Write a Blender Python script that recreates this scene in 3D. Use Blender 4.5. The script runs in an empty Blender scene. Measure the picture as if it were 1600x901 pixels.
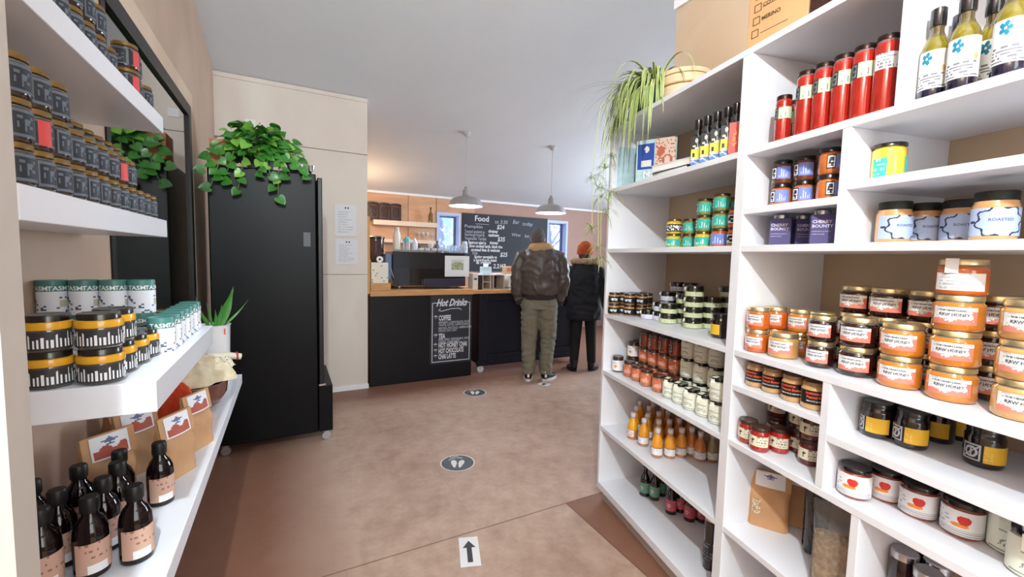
import bpy, bmesh, math, random
from mathutils import Vector, Matrix
from math import sin, cos, pi, radians
R_ = random.Random(7)
S = bpy.context.scene
# ------------------------------------------------------------------ camera
FPX, YAW, PITCH, ROLL, EYE = 662.09, radians(27.884), radians(4.2756), radians(1.3401), 1.42
cf = Vector((sin(YAW)*cos(PITCH), cos(YAW)*cos(PITCH), -sin(PITCH)))
cr = Vector((cos(YAW), -sin(YAW), 0)); cu = cr.cross(cf)
cr, cu = cr*cos(ROLL)+cu*sin(ROLL), -cr*sin(ROLL)+cu*cos(ROLL)
CAM = Vector((0, 0, EYE))
cd = bpy.data.cameras.new('camera'); cam = bpy.data.objects.new('camera', cd); S.collection.objects.link(cam)
cd.sensor_width = 36; cd.lens = FPX*36/1600; cd.clip_start = 0.02; cd.clip_end = 200
cam.matrix_world = Matrix(((cr.x, cu.x, -cf.x, 0), (cr.y, cu.y, -cf.y, 0), (cr.z, cu.z, -cf.z, EYE), (0, 0, 0, 1)))
S.camera = cam
# ------------------------------------------------------------------ world, light, exposure
S.view_settings.view_transform = 'Standard'; S.view_settings.look = 'None'
S.view_settings.gamma = 1; S.view_settings.use_curve_mapping = False
S.view_settings.exposure = 0.26
W = bpy.data.worlds.new('sky'); S.world = W; W.use_nodes = True
wn = W.node_tree; wn.nodes.clear()
wo = wn.nodes.new('ShaderNodeOutputWorld'); wb = wn.nodes.new('ShaderNodeBackground')
wt = wn.nodes.new('ShaderNodeTexNoise'); wt.inputs['Scale'].default_value = 9; wt.inputs['Detail'].default_value = 4
wr = wn.nodes.new('ShaderNodeValToRGB')
wr.color_ramp.elements[0].position = .42; wr.color_ramp.elements[0].color = (.28, .48, 1, 1)
wr.color_ramp.elements[1].position = .58; wr.color_ramp.elements[1].color = (.95, .97, 1, 1)
wc = wn.nodes.new('ShaderNodeTexCoord')
wn.links.new(wc.outputs['Generated'], wt.inputs['Vector']); wn.links.new(wt.outputs['Fac'], wr.inputs['Fac'])
wn.links.new(wr.outputs['Color'], wb.inputs['Color']); wb.inputs['Strength'].default_value = 1.7
wn.links.new(wb.outputs[0], wo.inputs['Surface'])
def lamp(name, kind, loc, energy, color=(1, 1, 1), size=.1, size_y=None, aim=None, spot=None):
    d = bpy.data.lights.new(name, kind); d.energy = energy; d.color = color
    if kind == 'AREA':
        d.size = size
        if size_y: d.shape = 'RECTANGLE'; d.size_y = size_y
    else: d.shadow_soft_size = size
    if spot: d.spot_size = radians(spot); d.spot_blend = .6
    o = bpy.data.objects.new(name, d); S.collection.objects.link(o); o.location = loc
    if aim: o.rotation_euler = (Vector(aim)-Vector(loc)).to_track_quat('-Z', 'Y').to_euler()
    return o
lamp('track_lamp_light', 'POINT', (-.16, -.45, 2.66), 172, (.84, .945, .97), .03)
lamp('front_fill_light', 'AREA', (.8, -2.3, 1.9), 92, (.82, .945, .98), 2.8, 2.2, (.8, 3, 1.9))  # added soft fill from behind the camera; the front wall has no window
lamp('side_fill_light', 'AREA', (6.3, 4.2, 1.6), 150, (.74, .88, 1), 2.0, 1.6, (2, 4.4, 2.5))  # added bluish fill to brighten the ceiling; the far wall has no window
lamp('nook_lamp_light', 'POINT', (.95, 6.2, 2.05), 13, (1, .66, .38), .08)
# ------------------------------------------------------------------ helpers
def lin(c): return tuple((x/255/12.92 if x/255 <= .04045 else ((x/255+.055)/1.055)**2.4) for x in c)
MATS = {}
def mat(name, rgb, rough=.5, metal=0, coat=0, var=0, vscale=6, bump=0, bscale=40, trans=0, ior=1.45, emit=0, spec=.5, stretch=None):
    if name in MATS: return MATS[name]
    m = bpy.data.materials.new(name); m.use_nodes = True; nt = m.node_tree; p = nt.nodes['Principled BSDF']
    c = lin(rgb)+(1,)
    p.inputs['Base Color'].default_value = c; p.inputs['Roughness'].default_value = rough; p.inputs['Metallic'].default_value = metal
    p.inputs['Coat Weight'].default_value = coat; p.inputs['Coat Roughness'].default_value = .04
    p.inputs['Transmission Weight'].default_value = trans; p.inputs['IOR'].default_value = ior; p.inputs['Specular IOR Level'].default_value = spec
    if emit: p.inputs['Emission Color'].default_value = c; p.inputs['Emission Strength'].default_value = emit
    tc = nt.nodes.new('ShaderNodeTexCoord'); mp = nt.nodes.new('ShaderNodeMapping'); nt.links.new(tc.outputs['Object'], mp.inputs['Vector'])
    if stretch: mp.inputs['Scale'].default_value = stretch
    if var:
        n = nt.nodes.new('ShaderNodeTexNoise'); n.inputs['Scale'].default_value = vscale; n.inputs['Detail'].default_value = 5
        r = nt.nodes.new('ShaderNodeValToRGB'); r.color_ramp.elements[0].position = .3; r.color_ramp.elements[1].position = .7
        r.color_ramp.elements[0].color = tuple(max(0, x*(1-var)) for x in c[:3])+(1,); r.color_ramp.elements[1].color = tuple(min(1, x*(1+var)) for x in c[:3])+(1,)
        nt.links.new(mp.outputs[0], n.inputs['Vector']); nt.links.new(n.outputs['Fac'], r.inputs['Fac']); nt.links.new(r.outputs['Color'], p.inputs['Base Color'])
    if bump:
        n = nt.nodes.new('ShaderNodeTexNoise'); n.inputs['Scale'].default_value = bscale; n.inputs['Detail'].default_value = 4
        b = nt.nodes.new('ShaderNodeBump'); b.inputs['Strength'].default_value = bump; b.inputs['Distance'].default_value = .01
        nt.links.new(mp.outputs[0], n.inputs['Vector']); nt.links.new(n.outputs['Fac'], b.inputs['Height']); nt.links.new(b.outputs[0], p.inputs['Normal'])
    MATS[name] = m; return m
class MB:
    def __init__(s): s.v = []; s.f = []; s.m = []
    def add(s, vs, fs, mi=0):
        k = len(s.v); s.v += [tuple(x) for x in vs]
        for f in fs: s.f.append(tuple(i+k for i in f)); s.m.append(mi)
        return s
    def box(s, x0, x1, y0, y1, z0, z1, mi=0):
        v = [(x, y, z) for z in (z0, z1) for y in (y0, y1) for x in (x0, x1)]
        return s.add(v, [(0, 2, 3, 1), (4, 5, 7, 6), (0, 1, 5, 4), (2, 6, 7, 3), (0, 4, 6, 2), (1, 3, 7, 5)], mi)
    def lathe(s, prof, n=24, c=(0, 0, 0), mi=0, cap=True):
        k = len(s.v); P = len(prof)
        for r, z in prof:
            for i in range(n):
                a = 2*pi*i/n; s.v.append((c[0]+r*cos(a), c[1]+r*sin(a), c[2]+z))
        for j in range(P-1):
            for i in range(n):
                i2 = (i+1) % n
                s.f.append((k+j*n+i, k+j*n+i2, k+(j+1)*n+i2, k+(j+1)*n+i)); s.m.append(mi if isinstance(mi, int) else mi[j])
        if cap:
            if prof[0][0] > 1e-6: s.f.append(tuple(k+i for i in reversed(range(n)))); s.m.append(mi if isinstance(mi, int) else mi[0])
            if prof[-1][0] > 1e-6: s.f.append(tuple(k+(P-1)*n+i for i in range(n))); s.m.append(mi if isinstance(mi, int) else mi[-1])
        return s
    def limb(s, pts, rad, n=12, mi=0, flat=1.0, up=None):
        pts = [Vector(p) for p in pts]; k = len(s.v); N = len(pts)
        ref = Vector(up) if up else None
        for i, p in enumerate(pts):
            t = (pts[min(i+1, N-1)]-pts[max(i-1, 0)]).normalized()
            if ref is None: ref = Vector((1, 0, 0)) if abs(t.x) < .9 else Vector((0, 1, 0))
            u = (ref-t*ref.dot(t)).normalized(); w = t.cross(u); ref = u
            r = rad[i] if hasattr(rad, '__len__') else rad
            a, b = r if hasattr(r, '__len__') else (r, r*flat)
            for j in range(n):
                q = p+u*(a*cos(2*pi*j/n))+w*(b*sin(2*pi*j/n)); s.v.append(tuple(q))
        for i in range(N-1):
            for j in range(n):
                j2 = (j+1) % n
                s.f.append((k+i*n+j, k+i*n+j2, k+(i+1)*n+j2, k+(i+1)*n+j)); s.m.append(mi)
        s.f.append(tuple(k+j for j in reversed(range(n)))); s.m.append(mi)
        s.f.append(tuple(k+(N-1)*n+j for j in range(n))); s.m.append(mi)
        return s
    def ball(s, c, r, n=16, m=10, mi=0):
        if not hasattr(r, '__len__'): r = (r, r, r)
        prof = []; k = len(s.v)
        for i in range(m+1):
            a = -pi/2+pi*i/m
            for j in range(n):
                b = 2*pi*j/n; s.v.append((c[0]+r[0]*cos(a)*cos(b), c[1]+r[1]*cos(a)*sin(b), c[2]+r[2]*sin(a)))
        for i in range(m):
            for j in range(n):
                j2 = (j+1) % n; s.f.append((k+i*n+j, k+i*n+j2, k+(i+1)*n+j2, k+(i+1)*n+j)); s.m.append(mi)
        return s
    def grid(s, fn, nu, nv, mfn=None):
        k = len(s.v)
        for j in range(nv+1):
            for i in range(nu+1): s.v.append(tuple(fn(i/nu, j/nv)))
        for j in range(nv):
            for i in range(nu):
                a = k+j*(nu+1)+i; s.f.append((a, a+1, a+nu+2, a+nu+1)); s.m.append(mfn((i+.5)/nu, (j+.5)/nv) if mfn else 0)
        return s
    def prism(s, poly, z0, z1, mi=0):
        n = len(poly); k = len(s.v)
        for z in (z0, z1): s.v += [(x, y, z) for x, y in poly]
        s.f.append(tuple(k+i for i in reversed(range(n)))); s.f.append(tuple(k+n+i for i in range(n))); s.m += [mi, mi]
        for i in range(n):
            j = (i+1) % n; s.f.append((k+i, k+j, k+n+j, k+n+i)); s.m.append(mi)
        return s
    def xf(s, M, k=0):
        s.v[k:] = [tuple(M @ Vector(v)) for v in s.v[k:]]; return s
    def mesh(s, name, mats, smooth=35):
        me = bpy.data.meshes.new(name); me.from_pydata(s.v, [], s.f)
        for m in (mats if isinstance(mats, (list, tuple)) else [mats]): me.materials.append(m)
        me.polygons.foreach_set('material_index', s.m)
        if smooth:
            me.polygons.foreach_set('use_smooth', [True]*len(s.f)); me.update(); me.set_sharp_from_angle(angle=radians(smooth))
        me.update(); return me
COL = S.collection.objects
def obj(name, mb, mats, parent=None, loc=(0, 0, 0), rz=0, smooth=35, bevel=0, label=None):
    me = mb.mesh(name, mats, smooth) if isinstance(mb, MB) else mb
    o = bpy.data.objects.new(name, me); COL.link(o); o.location = loc; o.rotation_euler = (0, 0, rz)
    if parent: o.parent = parent
    if label: o['label'] = label
    if bevel:
        b = o.modifiers.new('b', 'BEVEL'); b.width = bevel; b.segments = 2; b.limit_method = 'ANGLE'; b.angle_limit = radians(40)
    return o
def tag(o, label, cat, group=None):
    o['label'] = label; o['category'] = cat
    if group: o['group'] = group
    return o
def thing(name, label=None, cat=None, loc=(0, 0, 0), rz=0, group=None):
    o = bpy.data.objects.new(name, None); COL.link(o); o.location = loc; o.rotation_euler = (0, 0, rz); o.empty_display_size = .02
    if label: tag(o, label, cat, group)
    return o
def struct(name, mb, mats, **k):
    o = obj(name, mb, mats, **k); o['kind'] = 'structure'; return o
def copy_tree(o, parent=None):
    c = o.copy(); COL.link(c)
    if parent: c.parent = parent
    for ch in o.children: copy_tree(ch, c)
    return c
PROTO = {}
def put(kind, loc, rz, label, group=None):
    """first use of a kind builds it, later uses copy it with all its parts"""
    fn, cat = KINDS[kind]
    if kind not in PROTO: o = PROTO[kind] = fn()
    else: o = copy_tree(PROTO[kind])
    o.location = loc; o.rotation_euler = (0, 0, rz)
    if 'group' in o: del o['group']
    tag(o, label, cat, group); return o
# unprojection of photo points on real planes
def ray(px, py): return (px-800)/FPX*cr-(py-450.5)/FPX*cu+cf
def onz(px, py, z): d = ray(px, py); return CAM+d*((z-EYE)/d.z)
def onY(px, py, Y): d = ray(px, py); return CAM+d*(Y/d.y)
def onX(px, py, X): d = ray(px, py); return CAM+d*(X/d.x)
def onP(px, py, n, c): d = ray(px, py); return CAM+d*((c-n.dot(CAM))/n.dot(d))
# shelf unit frame: u toward the viewer along its front, v into it
SY = radians(11.885)
US = Vector((-sin(SY), -cos(SY), 0)); VS = Vector((cos(SY), -sin(SY), 0)); UC = Vector((1.600, 1.893, 0)); CV = UC.dot(VS)
def uvz(u, v, z): return UC+US*u+VS*v+Vector((0, 0, z))
def unit_pt(px, v, z):
    q = EYE
    # solve u on plane v=const at image column px and height z
    lo = None; py = 450
    for _ in range(6):
        p = onP(px, py, VS, CV+v); d = Vector((p.x, p.y, z))-CAM; k = d.dot(cf); py = 450.5-FPX*d.dot(cu)/k
    return Vector((p.x, p.y, z))
def left_pt(px, X, z):
    py = 450
    for _ in range(6):
        p = onX(px, py, X); d = Vector((p.x, p.y, z))-CAM; k = d.dot(cf); py = 450.5-FPX*d.dot(cu)/k
    return Vector((X, p.y, z))
# lettering
TXT = {}
def text_pts(s, size, bold=0, shear=0, space=1):
    key = (s, size, bold, shear, space)
    if key not in TXT:
        c = bpy.data.curves.new('t', 'FONT'); c.body = s; c.size = size; c.offset = bold; c.shear = shear; c.align_x = 'CENTER'; c.align_y = 'CENTER'
        c.resolution_u = 2; c.space_character = space
        o = bpy.data.objects.new('t', c); COL.link(o); dg = bpy.context.evaluated_depsgraph_get(); dg.update()
        me = bpy.data.meshes.new_from_object(o.evaluated_get(dg)); bpy.data.objects.remove(o)
        TXT[key] = ([tuple(v.co[:2]) for v in me.vertices], [tuple(p.vertices) for p in me.polygons]); bpy.data.meshes.remove(me)
    return TXT[key]
def add_text(mb, s, size, fn, mi=0, x=0, y=0, bold=0, shear=0, sx=1, align=None, rot=0):
    vs, fs = text_pts(s, size, bold, shear)
    if not vs: return mb
    xs = [v[0] for v in vs]; off = 0
    if align == 'L': off = -min(xs)
    if align == 'R': off = -max(xs)
    ca, sa = cos(rot), sin(rot)
    return mb.add([fn(x+((a+off)*sx*ca-b*sa), y+((a+off)*sx*sa+b*ca)) for a, b in vs], fs, mi)
def curved(r, z0=0): return lambda x, y: (r*sin(x/r), -r*cos(x/r), z0+y)
# ------------------------------------------------------------------ shared materials
WHITE = mat('white_melamine', (232, 233, 240), .38, coat=.15, bump=.04, bscale=90)
EDGE = mat('white_edge', (238, 238, 243), .4)
PAPER = mat('paper_white', (235, 236, 240), .6)
BLACK = mat('black_plastic', (14, 13, 14), .3, coat=.3)
INK = mat('ink', (45, 45, 52), .6)
KRAFT = mat('kraft_paper', (196, 150, 108), .7, var=.08, vscale=12, bump=.25, bscale=45)
GOLD = mat('gold_lid', (230, 212, 164), .34, metal=.9)
STEEL = mat('brushed_steel', (190, 190, 195), .28, metal=1)
# ------------------------------------------------------------------ room shell
def plaster(name, rgb, var=.1, stain=None, bump=.12):
    m = bpy.data.materials.new(name); m.use_nodes = True; nt = m.node_tree; p = nt.nodes['Principled BSDF']; L = nt.links.new
    tc = nt.nodes.new('ShaderNodeTexCoord')
    n1 = nt.nodes.new('ShaderNodeTexNoise'); n1.inputs['Scale'].default_value = 1.6; n1.inputs['Detail'].default_value = 8; n1.inputs['Roughness'].default_value = .6
    n2 = nt.nodes.new('ShaderNodeTexNoise'); n2.inputs['Scale'].default_value = 14; n2.inputs['Detail'].default_value = 6
    r = nt.nodes.new('ShaderNodeValToRGB'); c = lin(rgb); d = lin(stain) if stain else tuple(x*(1-var) for x in c)
    r.color_ramp.elements[0].position = .35; r.color_ramp.elements[0].color = d+(1,)
    r.color_ramp.elements[1].position = .65; r.color_ramp.elements[1].color = tuple(min(1, x*(1+var*.5)) for x in c)+(1,)
    mx = nt.nodes.new('ShaderNodeMix'); mx.data_type = 'FLOAT'; mx.inputs[0].default_value = .25
    L(tc.outputs['Object'], n1.inputs['Vector']); L(tc.outputs['Object'], n2.inputs['Vector'])
    L(n1.outputs['Fac'], mx.inputs[2]); L(n2.outputs['Fac'], mx.inputs[3]); L(mx.outputs[0], r.inputs['Fac']); L(r.outputs['Color'], p.inputs['Base Color'])
    b = nt.nodes.new('ShaderNodeBump'); b.inputs['Strength'].default_value = bump; b.inputs['Distance'].default_value = .01
    L(n2.outputs['Fac'], b.inputs['Height']); L(b.outputs[0], p.inputs['Normal'])
    p.inputs['Roughness'].default_value = .75
    return m
def ply(name, rgb, dark, scale=(1, 1, 9), sc=2.2):
    m = bpy.data.materials.new(name); m.use_nodes = True; nt = m.node_tree; p = nt.nodes['Principled BSDF']; L = nt.links.new
    tc = nt.nodes.new('ShaderNodeTexCoord'); mp = nt.nodes.new('ShaderNodeMapping'); mp.inputs['Scale'].default_value = scale
    n = nt.nodes.new('ShaderNodeTexNoise'); n.inputs['Scale'].default_value = sc; n.inputs['Detail'].default_value = 7; n.inputs['Distortion'].default_value = .6
    r = nt.nodes.new('ShaderNodeValToRGB'); r.color_ramp.elements[0].position = .32; r.color_ramp.elements[1].position = .68
    r.color_ramp.elements[0].color = lin(dark)+(1,); r.color_ramp.elements[1].color = lin(rgb)+(1,)
    L(tc.outputs['Object'], mp.inputs['Vector']); L(mp.outputs[0], n.inputs['Vector']); L(n.outputs['Fac'], r.inputs['Fac']); L(r.outputs['Color'], p.inputs['Base Color'])
    p.inputs['Roughness'].default_value = .6; return m
LEFTPLY = ply('left_wall_plywood', (196, 170, 150), (182, 154, 134), (1, 1, .6))
NICHE = plaster('left_wall_lining', (196, 182, 170), .05)
PARTI = ply('partition_board', (232, 222, 212), (220, 206, 196), (1, 1, .5), 1.6)
BACKPLY = ply('back_wall_plywood', (214, 168, 132), (198, 150, 118), (1, 1, 4))
BACKPINK = plaster('back_wall_right', (176, 142, 130), .06)
RIGHTPLY = ply('right_wall_plywood', (206, 182, 156), (194, 166, 138), (1, 1, .8), 2.5)
CEIL = plaster('ceiling_paint', (216, 219, 224), .03, bump=.03)
SEAM = mat('seam_shadow_gap', (120, 98, 84), .8)
FLM = bpy.data.materials.new('mottled_floor'); FLM.use_nodes = True
def floor_mat():
    nt = FLM.node_tree; p = nt.nodes['Principled BSDF']; L = nt.links.new; N = nt.nodes.new
    tc = N('ShaderNodeTexCoord'); sx = N('ShaderNodeSeparateXYZ'); L(tc.outputs['Object'], sx.inputs[0])
    n1 = N('ShaderNodeTexNoise'); n1.inputs['Scale'].default_value = 1.1; n1.inputs['Detail'].default_value = 9; n1.inputs['Roughness'].default_value = .62; L(tc.outputs['Object'], n1.inputs['Vector'])
    n2 = N('ShaderNodeTexNoise'); n2.inputs['Scale'].default_value = 9; n2.inputs['Detail'].default_value = 8; n2.inputs['Roughness'].default_value = .7; L(tc.outputs['Object'], n2.inputs['Vector'])
    r1 = N('ShaderNodeValToRGB'); e = r1.color_ramp.elements; e[0].position = .34; e[0].color = lin((158, 126, 110))+(1,); e[1].position = .66; e[1].color = lin((200, 172, 154))+(1,)
    mx = N('ShaderNodeMix'); mx.data_type = 'FLOAT'; mx.inputs[0].default_value = .5; L(n1.outputs['Fac'], mx.inputs[2]); L(n2.outputs['Fac'], mx.inputs[3]); L(mx.outputs[0], r1.inputs['Fac'])
    # newer, redder boards: along the counter (Y>4.1) and to the right of X=1.41 in front of Y=1.93
    def m(op, a, b, clamp=False):
        q = N('ShaderNodeMath'); q.operation = op; q.use_clamp = clamp
        for i, x in enumerate((a, b)):
            if isinstance(x, (int, float)): q.inputs[i].default_value = x
            elif x is not None: L(x, q.inputs[i])
        return q.outputs[0]
    X, Y = sx.outputs[0], sx.outputs[1]
    a = m('MULTIPLY', m('GREATER_THAN', X, 1.41), m('LESS_THAN', Y, 1.93))
    wob = m('MULTIPLY', n2.outputs['Fac'], .9)
    b = m('MULTIPLY', m('SUBTRACT', m('ADD', Y, wob), 4.35), 2.2, True)
    lf = m('SUBTRACT', 1.0, m('MULTIPLY', m('ADD', m('SUBTRACT', X, m('MULTIPLY', n2.outputs['Fac'], .35)), .30), 2.6, True), True)  # redder and darker towards the left wall, with a noisy edge
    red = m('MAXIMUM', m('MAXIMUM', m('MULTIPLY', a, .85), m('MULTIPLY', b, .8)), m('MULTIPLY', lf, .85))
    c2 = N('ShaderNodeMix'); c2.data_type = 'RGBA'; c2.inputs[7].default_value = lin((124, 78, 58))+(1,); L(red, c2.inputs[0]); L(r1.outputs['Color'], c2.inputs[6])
    # board joints
    def line(co, pos, w=.004): return m('LESS_THAN', m('ABSOLUTE', m('SUBTRACT', co, pos), None), w)
    j = m('MAXIMUM', line(Y, 1.93), m('MULTIPLY', line(X, 1.41), m('LESS_THAN', Y, 1.93)))
    j = m('MAXIMUM', j, m('MULTIPLY', m('MULTIPLY', line(X, .86, .003), m('GREATER_THAN', Y, 1.93)), .16))
    j = m('MAXIMUM', j, m('MULTIPLY', m('MULTIPLY', line(X, .21, .003), m('LESS_THAN', Y, 1.93)), .2))
    c3 = N('ShaderNodeMix'); c3.data_type = 'RGBA'; c3.inputs[7].default_value = lin((104, 74, 60))+(1,); L(m('MULTIPLY', j, .75), c3.inputs[0]); L(c2.outputs[2], c3.inputs[6])
    # pale paint specks
    v = N('ShaderNodeTexVoronoi'); v.inputs['Scale'].default_value = 7; L(tc.outputs['Object'], v.inputs['Vector'])
    sp = m('MULTIPLY', m('LESS_THAN', v.outputs['Distance'], .045), m('GREATER_THAN', n1.outputs['Fac'], .56))
    c4 = N('ShaderNodeMix'); c4.data_type = 'RGBA'; c4.inputs[7].default_value = lin((200, 180, 165))+(1,); L(m('MULTIPLY', sp, .7), c4.inputs[0]); L(c3.outputs[2], c4.inputs[6])
    L(c4.outputs[2], p.inputs['Base Color']); p.inputs['Roughness'].default_value = .5; p.inputs['Specular IOR Level'].default_value = .35
    bp = N('ShaderNodeBump'); bp.inputs['Strength'].default_value = .15; bp.inputs['Distance'].default_value = .01; L(n2.outputs['Fac'], bp.inputs['Height']); L(bp.outputs[0], p.inputs['Normal'])
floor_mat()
XL, XR, Y0, YB, YW = -.555, 6.5, -2.5, 7.0, 4.59
def zc(y): return 2.97-.235*(y-YW) if y > .5 else zc(.5001)-.235*(.5-y)
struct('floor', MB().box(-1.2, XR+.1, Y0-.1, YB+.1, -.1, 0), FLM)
c = MB()
for a, b in ((.5001, YB+.2), (Y0-.2, .5)):
    x0, x1 = -1.2, XR+.1; za, zb = zc(a), zc(b)
    c.add([(x0, a, za), (x1, a, za), (x1, b, zb), (x0, b, zb), (x0, a, za+.1), (x1, a, za+.1), (x1, b, zb+.1), (x0, b, zb+.1)],
          [(0, 1, 2, 3), (7, 6, 5, 4), (0, 4, 5, 1), (1, 5, 6, 2), (2, 6, 7, 3), (3, 7, 4, 0)])
struct('ceiling', c, CEIL)
# left wall with the glazed opening Y 1.99..3.49, z 0..2.34
lw = MB(); t = .12
def lwall(y0, y1, z0, z1a, z1b, mi=0):
    lw.add([(XL-t, y0, z0), (XL, y0, z0), (XL, y1, z0), (XL-t, y1, z0), (XL-t, y0, z1a), (XL, y0, z1a), (XL, y1, z1b), (XL-t, y1, z1b)],
           [(3, 2, 1, 0), (4, 5, 6, 7), (0, 1, 5, 4), (1, 2, 6, 5), (2, 3, 7, 6), (3, 0, 4, 7)], mi)
lwall(Y0, .5, 0, zc(Y0), zc(.5001)); lwall(.5, 1.99, 0, zc(.5001), zc(1.99)); lwall(1.99, 3.49, 2.34, zc(1.99), zc(3.49)); lwall(3.49, YB, 0, zc(3.49), zc(YB))
struct('wall_left', lw, LEFTPLY)
# pale casing around the glazing and the thin pale strip beside it
s_ = MB().box(XL, XL+.004, 3.49, 3.585, 0, 2.44); s_.box(XL, XL+.004, 1.80, 3.49, 2.34, 2.44); s_.box(XL, XL+.007, 3.520, 3.527, .3, 2.02, 1)
struct('trim_1', s_, [ply('casing_ply', (216, 192, 170), (204, 176, 152), (1, 1, .6)), mat('pale_strip', (214, 204, 190), .5)], smooth=0)
w = MB(); w.box(XL-.1, XL+.006, 1.99, 2.03, 0, 2.34); w.box(XL-.1, XL+.010, 3.42, 3.49, 0, 2.34); w.box(XL-.1, XL+.010, 2.03, 3.42, 2.27, 2.34); w.box(XL-.1, XL+.006, 2.03, 3.42, 0, .06)
win = struct('window_1', w, mat('black_aluminium', (26, 25, 24), .45))
GLASSD = mat('dark_tinted_glass', (12, 16, 12), .02, ior=2.3, coat=1)
obj('pane', MB().box(XL-.03, XL-.004, 2.03, 3.42, .06, 2.27), GLASSD, win, smooth=0)
# near pier at the left edge of the view
struct('wall_near', MB().box(-1.2, -.252, .60, .645, 0, zc(.7)), plaster('pier_plaster', (186, 176, 168), .05))
# partition beside the counter
pz = 2.97
pw = MB().box(XL, .728, YW, YW+.11, 0, pz)
struct('wall_partition', pw, PARTI)
s_ = MB().box(XL, .728, YW-.004, YW, 2.414, 2.419); s_.box(XL, .728, YW-.003, YW, 1.20, 1.204); s_.box(XL, .73, YW-.012, YW, 2.93, 2.968, 1)
struct('trim_2', s_, [SEAM, PARTI])
struct('baseboard_partition', MB().box(.24, .735, YW-.014, YW, 0, .045), EDGE)
struct('trim_3', MB().box(.728, .752, YW-.004, YW+.115, 1.0, 1.80), mat('pine_edge', (214, 160, 96), .5, var=.1, stretch=(1, 1, .1)))
# back wall with two narrow windows
WZ0, WZ1 = 1.05, 2.10
wl0, wl1 = onY(686, 345, YB).x, onY(716, 345, YB).x
wr0, wr1 = onY(857, 345, YB).x, onY(884, 345, YB).x
bw = MB()
def bwall(x0, x1, z0, z1, mi): bw.box(x0, x1, YB, YB+.16, z0, z1, mi)
ztop = zc(YB)+.02; xm = onY(742, 300, YB).x
bwall(XL-.2, wl0, 0, ztop, 0); bwall(wl0, wl1, 0, WZ0, 0); bwall(wl0, wl1, WZ1, ztop, 0); bwall(wl1, xm, 0, ztop, 0)
bwall(xm, wr0, 0, ztop, 1); bwall(wr0, wr1, 0, WZ0, 1); bwall(wr0, wr1, WZ1, ztop, 1); bwall(wr1, XR+.1, 0, ztop, 1)
struct('wall_back', bw, [BACKPLY, BACKPINK])
s_ = MB().box(XL, XR, YB-.03, YB, zc(YB)-.03, zc(YB)+.005)
struct('trim_4', s_, EDGE)
s_ = MB()
for px in (638, 682): x = onY(px, 320, YB).x; s_.box(x-.004, x+.004, YB-.003, YB, .0, zc(YB)-.03)
struct('trim_5', s_, SEAM)
BLUEW = mat('window_reveal', (190, 205, 240), .5)
for i, (a, b) in enumerate(((wl0, wl1), (wr0, wr1))):
    f = MB(); k = .045
    f.box(a-k, a, YB-.02, YB, WZ0-k, WZ1+k); f.box(b, b+k, YB-.02, YB, WZ0-k, WZ1+k); f.box(a, b, YB-.02, YB, WZ1, WZ1+k); f.box(a-.02, b+.02, YB-.05, YB, WZ0-k, WZ0)
    g = .008
    f.box(a, a+g, YB, YB+.15, WZ0, WZ1); f.box(b-g, b, YB, YB+.15, WZ0, WZ1); f.box(a+g, b-g, YB, YB+.15, WZ1-g, WZ1); f.box(a+g, b-g, YB, YB+.15, WZ0, WZ0+g)
    o = struct('window_%d' % (i+2), f, BLUEW)
    s2 = MB(); q = .03; s2.box(a+g, a+q, YB+.1, YB+.14, WZ0+g, WZ1-g); s2.box(b-q-.01, b-g, YB+.1, YB+.14, WZ0+g, WZ1-g); s2.box(a+q, b-q-.01, YB+.1, YB+.14, WZ1-q, WZ1-g); s2.box(a+q, b-q-.01, YB+.1, YB+.14, WZ0+g, WZ0+q)
    obj('sash', s2, mat('blue_grey_sash', (96, 112, 150), .4), o)
    obj('pane', MB().box(a+q, b-q-.01, YB+.118, YB+.122, WZ0+q, WZ1-q), mat('clear_glass', (255, 255, 255), 0, trans=1, ior=1.02, spec=.3), o)
# right wall behind the shelf unit: its end shows above the unit
struct('wall_right', MB().box(2.0, 2.12, Y0, 1.83, 0, 2.86), RIGHTPLY)
struct('trim_6', MB().box(1.985, 2.135, Y0, 1.84, 2.86, 2.91), EDGE)
struct('wall_far_right', MB().box(XR, XR+.1, Y0, YB, 0, 4.5), BACKPINK)
struct('wall_front', MB().box(-1.2, XR+.1, Y0-.1, Y0, 0, 4.6), LEFTPLY)
# ------------------------------------------------------------------ white open shelf unit on the right
T = .022; D = .39
def ubox(mb, u0, u1, v0, v1, z0, z1, mi=0):
    P = [uvz(u, v, z) for z in (z0, z1) for v in (v0, v1) for u in (u0, u1)]
    return mb.add(P, [(0, 1, 3, 2), (4, 6, 7, 5), (0, 4, 5, 1), (2, 3, 7, 6), (0, 2, 6, 4), (1, 5, 7, 3)], mi)
Z0, Z5, Z4, Z3, Z2, Z1, ZT = .114, .452, .782, 1.110, 1.478, 1.808, 2.150
UE = 2.35
unit = thing('shelving_unit', 'tall white open shelving unit full of jars along the right wall', 'shelving unit', UC)
def upart(name, mb, m=WHITE, bevel=.0015):
    mb.v = [tuple(Vector(v)-UC) for v in mb.v]
    return obj(name, mb, m, unit, smooth=0, bevel=bevel)
upart('side_panel', ubox(MB(), 0, .02, 0, D, .075, ZT))
upart('divider', ubox(MB(), .928, .968, 0, D, .075, ZT-T))
upart('side_panel', ubox(MB(), UE, UE+.02, 0, D, .075, ZT))
upart('top_board', ubox(MB(), .02, UE, 0, D, ZT-T, ZT))
upart('bottom_board', ubox(MB(), .02, UE, 0, D, Z0-T-.017, Z0))
for z in (Z5, Z4, Z3, Z2, Z1): upart('shelf_board', ubox(MB(), .02, .928, .001, D, z-T, z))
for z in (Z3, Z2, Z1, Z4): upart('shelf_board', ubox(MB(), .968, UE, .001, D, z-T, z))
upart('shelf_board', ubox(MB(), .968, 1.395, .001, D, Z5-T, Z5))
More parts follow.
